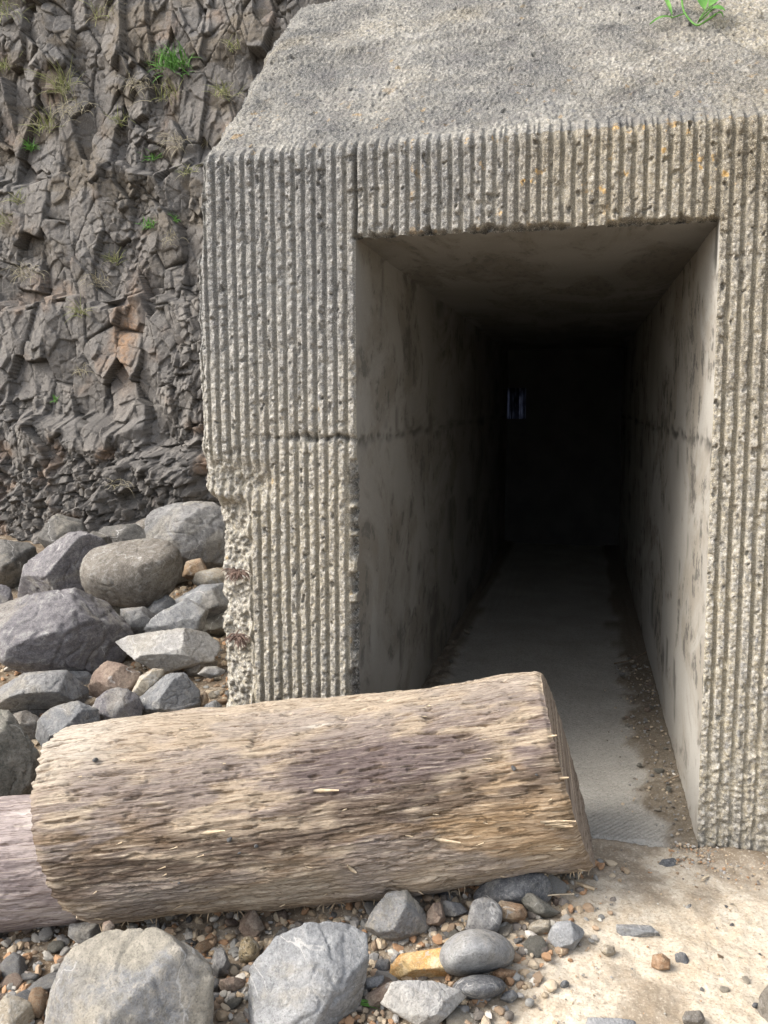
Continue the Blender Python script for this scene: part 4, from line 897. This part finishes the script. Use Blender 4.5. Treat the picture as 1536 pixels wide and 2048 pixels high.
for (px, py, ln, up) in [(1088, 1652, .07, .006), (1096, 1646, .075, .009), (1104, 1656, .06, .006), (1108, 1643, .055, .011), (1118, 1650, .045, .008), (1082, 1648, .06, .004), (1092, 1470, .03, .004), (1120, 1552, .025, .004), (1100, 1700, .035, .003)]:
    P, k = hit_log(px, py); nv = P-(lA+ax*((P-lA)@ax)); nv /= np.linalg.norm(nv)
    paths.append(([P+nv*0.002, P+ax*ln*0.5+nv*(0.004+up*0.4), P+ax*ln+nv*(0.004+up)], np.array([0.004, 0.0036, 0.0015])))
for q in range(46):
    t_ = random.random(); thd = random.uniform(-15, 150); P, nv, a_ = SURF(t_, thd, 0.001)
    ln = random.uniform(0.010, 0.03)*random.choice([-1, 1]); tip = nv*random.uniform(0.001, 0.007)+np.array([0, 0, -0.004])
    paths.append(([P, P+a_*ln*0.5+tip*0.5, P+a_*ln+tip], np.array([0.0022, 0.0018, 0.0006])))
for q in range(70):
    t_ = random.random(); thd = random.uniform(140, 168); P, nv, a_ = SURF(t_, thd, 0.0)
    d_ = nv*random.uniform(0.006, 0.022)+a_*random.uniform(-0.02, 0.02)-Zv*0.006
    paths.append(([P, P+d_*0.6, P+d_-Zv*0.004], np.array([0.0022, 0.0016, 0.0005])))
o = strip_mesh('splinters', paths, M_splint, LOGA); o['kind'] = 'stuff'
chips = [(705, 1740, 'pale split wood chip on the lower flank of the big log', (0.02, 0.9)), (880, 1680, 'short pale wood chip stuck on the right half of the big log', (0.06, 0.3)), (418, 1660, 'thin pale wood chip near the middle left of the big log', (0.05, 0.0)), (640, 1580, 'broad blond wood flake above the middle of the big log', (0.055, 0.1))]
for px, py, lab, (ln, tw) in chips:
    P, k = hit_log(px, py); nv = P-(lA+ax*((P-lA)@ax)); nv /= np.linalg.norm(nv); dn = np.cross(nv, ax); d_ = ax*math.cos(tw)+dn*math.sin(tw)*-1
    tag(strip_mesh('wood_chip', [([P+nv*0.004-d_*0.02, P+nv*0.007, P+nv*0.006+d_*ln], np.array([0.003, 0.006, 0.002]))], M_splint), lab, 'wood chip')
for px, py, r, lab in [(192, 1518, .010, 'dark slate pebble lodged near the left end of the big log'), (457, 1677, .009, 'dark round pebble caught in the grain low on the big log, left of two others'), (475, 1702, .006, 'tiny dark pebble just below the round one on the big log'), (512, 1695, .008, 'flat dark pebble right of the round one on the big log'), (355, 1762, .006, 'tiny dark pebble low on the left half of the big log'), (1030, 1533, .008, 'blue-grey pebble stuck on the right half of the big log'), (1070, 1551, .006, 'small dark pebble near the right end of the big log')]:
    P, k = hit_log(px, py); nv = P-(lA+ax*((P-lA)@ax)); nv /= np.linalg.norm(nv)
    ob = bpy.data.objects.new('pebble', base['darkblue', int(px) % 4]); col.objects.link(ob); ob.location = P+nv*r*0.3; ob.scale = (r*1.2, r*0.9, r*0.9); ob.rotation_euler = (0.4, 0.3, px)
    tag(ob, lab, 'pebble', 'pebbles lodged in the big log')

# ------------------------------------------------------------------ plants
def blade(P, d, ln, w, droop, k=6):
    P = np.array(P, float); d = np.array(d, float); d /= np.linalg.norm(d); pts = [P]; 
    for i in range(k):
        d = d+np.array([0, 0, -droop/k]); d /= np.linalg.norm(d); pts.append(pts[-1]+d*ln/k)
    s = np.linspace(0, 1, k+1); return pts, w*(0.35+0.65*np.sin(np.pi*(0.25+0.65*s)))*(1-s**3*0.9)
def tuft(name, label, cat, P, mat, n, size, w, up=0.8, out=0.8, spread=0.05, droop=1.2, group=None, extra=None):
    ps = []
    for _ in range(n):
        b = P+np.array([random.gauss(0, spread), -abs(random.gauss(0, spread*0.5)), random.gauss(0, spread*0.5)])
        d = (random.gauss(0, out), -abs(random.gauss(0.3, 0.4)), up+random.gauss(0, 0.35))
        ps.append(blade(b, d, size*random.uniform(0.45, 1.15), w*random.uniform(0.7, 1.3), droop*random.uniform(0.4, 1.5)))
    if extra:
        m2, k2 = extra; ps2 = ps[:k2]; ps = ps[k2:]
    o = strip_mesh(name, ps, mat, None, thick=0.15); tag(o, label, cat, group)
    if extra:
        q = strip_mesh('dry_blade', ps2, m2, None, thick=0.15); q.location = np.array(q.location)-np.array(o.location); q.parent = o
    return o
GT = 'grass tufts growing on the cliff'
Wt = M_straw
TL = [
 (350, 130, M_green, 120, .17, .0042, .07, 'brightest green, widest leafy clump high on the cliff'),
 (130, 175, M_olive, 70, .26, .0026, .06, 'tall seeding grass clump below the upper left of the cliff'),
 (160, 215, M_straw, 60, .22, .0024, .06, 'grey drooping dry clump under the tall seeding grass'),
 (95, 250, M_olive, 60, .20, .003, .05, 'yellow-green clump right of the small fern'),
 (65, 290, M_green, 34, .10, .004, .03, 'small dark green ferny clump near the left of the cliff'),
 (245, 240, M_olive, 36, .14, .0026, .04, 'short yellowish clump in the middle of the upper cliff'),
 (340, 190, M_olive, 60, .18, .0028, .06, 'olive clump right under the brightest green one'),
 (280, 165, M_straw, 50, .17, .0022, .06, 'straw-coloured clump left of the brightest green one'),
 (450, 185, M_olive, 50, .18, .003, .05, 'olive clump beside the sloping portal edge'),
 (470, 90, M_olive, 24, .12, .003, .03, 'sparse clump near the top, left of the portal roof'),
 (305, 310, M_green, 22, .10, .005, .02, 'dark green rosette with a stalk below the middle'),
 (10, 130, M_olive, 40, .15, .003, .05, 'pale green clump on the left edge, below the top corner'),
 (20, 20, M_olive, 60, .18, .003, .08, 'light green clump in the top left corner'),
 (210, 25, M_olive, 50, .16, .0025, .07, 'greyish green clump along the top of the cliff'),
 (300, 445, M_green, 26, .09, .004, .03, 'small spreading green clump halfway down the cliff'),
 (350, 435, M_green, 24, .10, .004, .02, 'upright little green clump right of the spreading one'),
 (230, 515, M_olive, 55, .11, .0024, .03, 'rounded yellow clump in the middle of the cliff'),
 (195, 560, M_straw, 50, .12, .0024, .05, 'withered clump left below the rounded yellow one'),
 (40, 395, M_olive, 34, .14, .0026, .03, 'yellow-green wisp near the left edge at mid height'),
 (15, 440, M_olive, 40, .16, .0026, .05, 'dull green clump on the left edge at mid height'),
 (112, 795, M_green, 16, .08, .004, .015, 'star-shaped green clump on the lower ledge'),
 (165, 620, M_olive, 40, .16, .002, .02, 'thin hanging green wisp beside the dark crack'),
 (165, 735, M_straw, 40, .13, .002, .03, 'faded hanging wisp above the lower ledge'),
 (240, 960, M_straw, 30, .12, .002, .04, 'dry root-like wisps over the rubbly foot'),
 (60, 540, M_straw, 50, .13, .002, .06, 'grey dead clump left of the withered one'),
 (350, 280, M_straw, 50, .15, .002, .05, 'dead straw clump above the portal shoulder'),
 (380, 340, M_olive, 30, .12, .0024, .03, 'scraggly clump touching the left of the portal'),
 (410, 280, M_straw, 26, .12, .002, .02, 'dry wisps behind the upper portal corner'),
 (300, 130, M_olive, 24, .2, .002, .03, 'long thin stalks left of the brightest green one'),
 (345, 470, M_straw, 30, .1, .002, .04, 'dry brown wisps below the little green clumps'),
]
for (px, py, mat, n, sz, w, sp, lab) in TL:
    P = cliff_at(px, py+8); sz *= 1.1; w *= 1.0; n = int(n*random.uniform(0.5, 1.1)); ex = (Wt, n//4) if mat is M_olive else None
    big = mat is M_green
    tuft('grass_tuft', 'grass tuft: '+lab, 'grass', P, mat, n, sz, w, up=0.9 if not big else 1.0, out=0.8, spread=sp, droop=1.1 if mat is not M_straw else 2.0, group=GT, extra=ex)
# white flower heads on stalks
# leafy shoot on the portal roof
def leafP(px, py, off=0.0):
    r = ray(px, py); nn = np.array([0, -SL, 1.0])/math.hypot(SL, 1); P0 = np.array([0, 0, ZT])+nn*off
    return C+r*(((P0-C)@nn)/(r@nn))
def leaf_mesh(name, quads, mat, parent):
    Vb, Qb = [], []
    for (A_, B_, w_) in quads:
        A_, B_ = np.array(A_), np.array(B_); d_ = B_-A_; L_ = np.linalg.norm(d_); d_ /= L_; s_ = np.cross(d_, [0, -.67, .74]); s_ /= np.linalg.norm(s_); n_ = np.cross(s_, d_)
        o_ = len(Vb); kk = 9
        for i in range(kk):
            q = i/(kk-1); ww = w_*math.sin(math.pi*min(1, q*0.96+0.03))**0.8; m_ = A_+d_*L_*q+n_*0.012*math.sin(math.pi*q)
            Vb += [m_-s_*ww+n_*0.004, m_, m_+s_*ww+n_*0.004]
        for i in range(kk-1):
            Qb += [(o_+i*3, o_+i*3+1, o_+i*3+4, o_+i*3+3), (o_+i*3+1, o_+i*3+2, o_+i*3+5, o_+i*3+4)]
    return put(mesh_np(name, np.array(Vb)-np.array(parent.location), np.array(Qb)), name, mat, parent)
root = leafP(1395, 62, 0.0)
pl = empty('green_plant', root, 'bright green shoot with narrow leaves creeping on the portal roof', 'plant')
mid = leafP(1370, 25, 0.03)
def curve(pts, k=14):
    pts = np.array(pts); n_ = len(pts); s = np.linspace(0, n_-1, k*(n_-1)+1); out = []
    for q in s:
        i = min(int(q), n_-2); t_ = q-i; p0, p1, p2, p3 = pts[max(i-1, 0)], pts[i], pts[i+1], pts[min(i+2, n_-1)]
        out.append(0.5*((2*p1)+(p2-p0)*t_+(2*p0-5*p1+4*p2-p3)*t_*t_+(3*p1-p0-3*p2+p3)*t_**3))
    return out
stem1 = curve([leafP(1362, -30, 0.05), leafP(1365, 10, 0.035), leafP(1372, 30, 0.03), leafP(1392, 50, 0.02), leafP(1412, 42, 0.03), leafP(1432, 28, 0.04)])
stem2 = curve([leafP(1372, 26, 0.03), leafP(1352, 33, 0.03), leafP(1342, 36, 0.03)])
strip_mesh('stem', [(stem1, 0.0042), (stem2, 0.003)], M_green, pl, thick=1.0)
ten = [curve([leafP(1395, 46, .025), leafP(1410+random.uniform(-6, 8), 28, .04+random.uniform(0, .02)), leafP(1420+random.uniform(-4, 22), random.uniform(0, 18), .05)], 6) for _ in range(7)]
strip_mesh('tendril', [(p_, 0.0015) for p_ in ten], M_green, pl, thick=1.0)
lf = [(leafP(1344, 35, .03), leafP(1299, 50, .03), .008), (leafP(1344, 32, .03), leafP(1325, -6, .04), .008), (leafP(1408, 20, .04), leafP(1398, -18, .05), .022), (leafP(1412, 24, .04), leafP(1450, 22, .05), .018), (leafP(1418, 14, .05), leafP(1446, -6, .06), .022), (leafP(1430, 30, .04), leafP(1446, 36, .03), .006)]
for q in lf: leaf_mesh('leaf', [q], M_green, pl)
# sprig on the gravel
P = C+ray(690, 2015)*march(690, 2015, 0.02)
ps = [blade(P+R*random.uniform(-0.03, 0.03)+Zv*0.01, R*random.choice([-1, 1])*random.uniform(.5, 1)+Zv*random.uniform(-0.1, .3)+U*0.1, random.uniform(.03, .075), .003, .5) for _ in range(16)]
tag(strip_mesh('green_sprig', ps, M_green, None, thick=0.2), 'small green sprig lying on the gravel by the big light-grey boulder', 'plant')
# dead brown plants rooted in the spalled corner
for px, py, lab in [(478, 1142, 'upper dry reddish-brown plant clinging to the broken left corner of the portal'), (476, 1272, 'lower dry reddish-brown plant clinging to the broken left corner of the portal')]:
    P = onY(px, py, 0.0)
    tuft('dry_plant', lab, 'plant', P, M_seaweed, 60, 0.055, .0026, up=0.1, out=1.2, spread=0.014, droop=1.6, group='dry plants on the broken corner')
# twigs, roots and shells on the dirt
def G3(px, py, dz=0.01):
    return C+ray(px, py)*march(px, py, dz)
def twig(name, lab, pts, w, mat, cat='twig'):
    tag(strip_mesh(name, [(curve(pts, 6), w)], mat, None, thick=1.0), lab, cat)
twig('twig', 'dark thin twig on the tunnel floor by the right wall', [onZ(1228, 1327, .012), onZ(1262, 1320, .014), onZ(1292, 1304, .03)], .004, M_twig)
twig('twig', 'short brown twig in the dirt along the right tunnel wall', [onZ(1328, 1565, .03), onZ(1342, 1558, .04), onZ(1358, 1551, .045)], .003, M_twig)
twig('dry_root', 'long pale root lying in front of the right pier', [G3(1420, 1706), G3(1455, 1694), G3(1500, 1700), G3(1560, 1712)], .003, M_root, 'root')
twig('dry_root', 'thicker pale root at the right edge, below the long one', [G3(1488, 1706, .012), G3(1515, 1714, .015), G3(1560, 1722, .012)], .004, M_root, 'root')
twig('dry_root', 'short pale root curling before the right pier', [G3(1446, 1708), G3(1452, 1722, .02), G3(1452, 1736)], .002, M_root, 'root')
twig('grass_straw', 'long bleached straw lying across the stones under the right end of the log', [G3(1070, 1796, .03), G3(1105, 1790, .045), G3(1148, 1788, .03)], .0024, M_root, 'straw')
twig('grass_straw', 'bent straw hanging under the right end of the log', [G3(1092, 1748, .1), G3(1086, 1755, .1), G3(1096, 1776, .06)], .002, M_root, 'straw')
twig('wood_chip', 'flat bleached wood chip on the stones below the right end of the log', [G3(1155, 1766, .02), G3(1170, 1772, .03), G3(1188, 1778, .02)], .006, M_splint, 'wood chip')
twig('grass_straw', 'thin brown straw lying over the tan-grey boulder', [G3(350, 1905, .14), G3(385, 1918, .15), G3(425, 1928, .12)], .0022, M_twig, 'straw')
twig('wood_chip', 'small bleached chip on the dirt in front of the right pier', [G3(1404, 1760), G3(1410, 1755, .012), G3(1417, 1752)], .004, M_root, 'wood chip')
for px, py, lab in [(1438, 1718, 'slim white shell fragment on the dirt before the right pier'), (1467, 1708, 'stubby white shell fragment right of the slim one'), (1348, 1548, 'white shell fragment in the dirt along the right tunnel wall')]:
    P = G3(px, py, .01) if py > 1600 else onZ(px, py, .04)
    ob = bpy.data.objects.new('shell_fragment', None); me = rock_mesh('shell_fragment', [(np.array(v), d) for v, d in (((1, 0, 0), 1), ((-1, 0, 0), 1), ((0, 1, .2), .6), ((0, -1, .2), .6), ((0, 0, 1), .4), ((0, 0, -1), .3), ((1, 1, .5), .8))], 6, 1, 3, px)
    bpy.data.objects.remove(ob); ob = put(me, 'shell_fragment', M_shell, None, P); ob.scale = (.006, .010, .006); ob.rotation_euler = (0, .3, 1.2 if px == 1438 else .3)
    tag(ob, lab, 'shell', 'shell fragments in the dirt')

# ------------------------------------------------------------------ light
sd_ = np.array([-0.65, -0.33, 0.69]); sd_ /= np.linalg.norm(sd_)
el, az = math.asin(sd_[2]), math.atan2(sd_[0], sd_[1])
w = bpy.data.worlds.new('World'); scene.world = w; w.use_nodes = True
bg = w.node_tree.nodes['Background']; sky = w.node_tree.nodes.new('ShaderNodeTexSky'); sky.sky_type = 'NISHITA'; sky.sun_disc = False
sky.sun_elevation = el; sky.sun_rotation = az; sky.air_density = 1.0; sky.dust_density = 4.0; sky.ozone_density = 1.0
hs = w.node_tree.nodes.new('ShaderNodeHueSaturation'); hs.inputs['Saturation'].default_value = 0.45
w.node_tree.links.new(sky.outputs[0], hs.inputs['Color']); w.node_tree.links.new(hs.outputs[0], bg.inputs[0]); bg.inputs[1].default_value = 0.15
ld = bpy.data.lights.new('sun', 'SUN'); ld.energy = 1.1; ld.angle = math.radians(34); ld.color = (1.0, 0.95, 0.87)
lo = bpy.data.objects.new('sun', ld); col.objects.link(lo); lo.rotation_euler = Vector(sd_).to_track_quat('Z', 'Y').to_euler(); lo.location = (-5, -3, 8)
scene.view_settings.view_transform = 'Standard'; scene.view_settings.look = 'None'; scene.view_settings.exposure = 1.5; scene.view_settings.gamma = 1
scene.render.engine = 'CYCLES'; scene.cycles.max_bounces = 8; scene.cycles.use_denoising = True
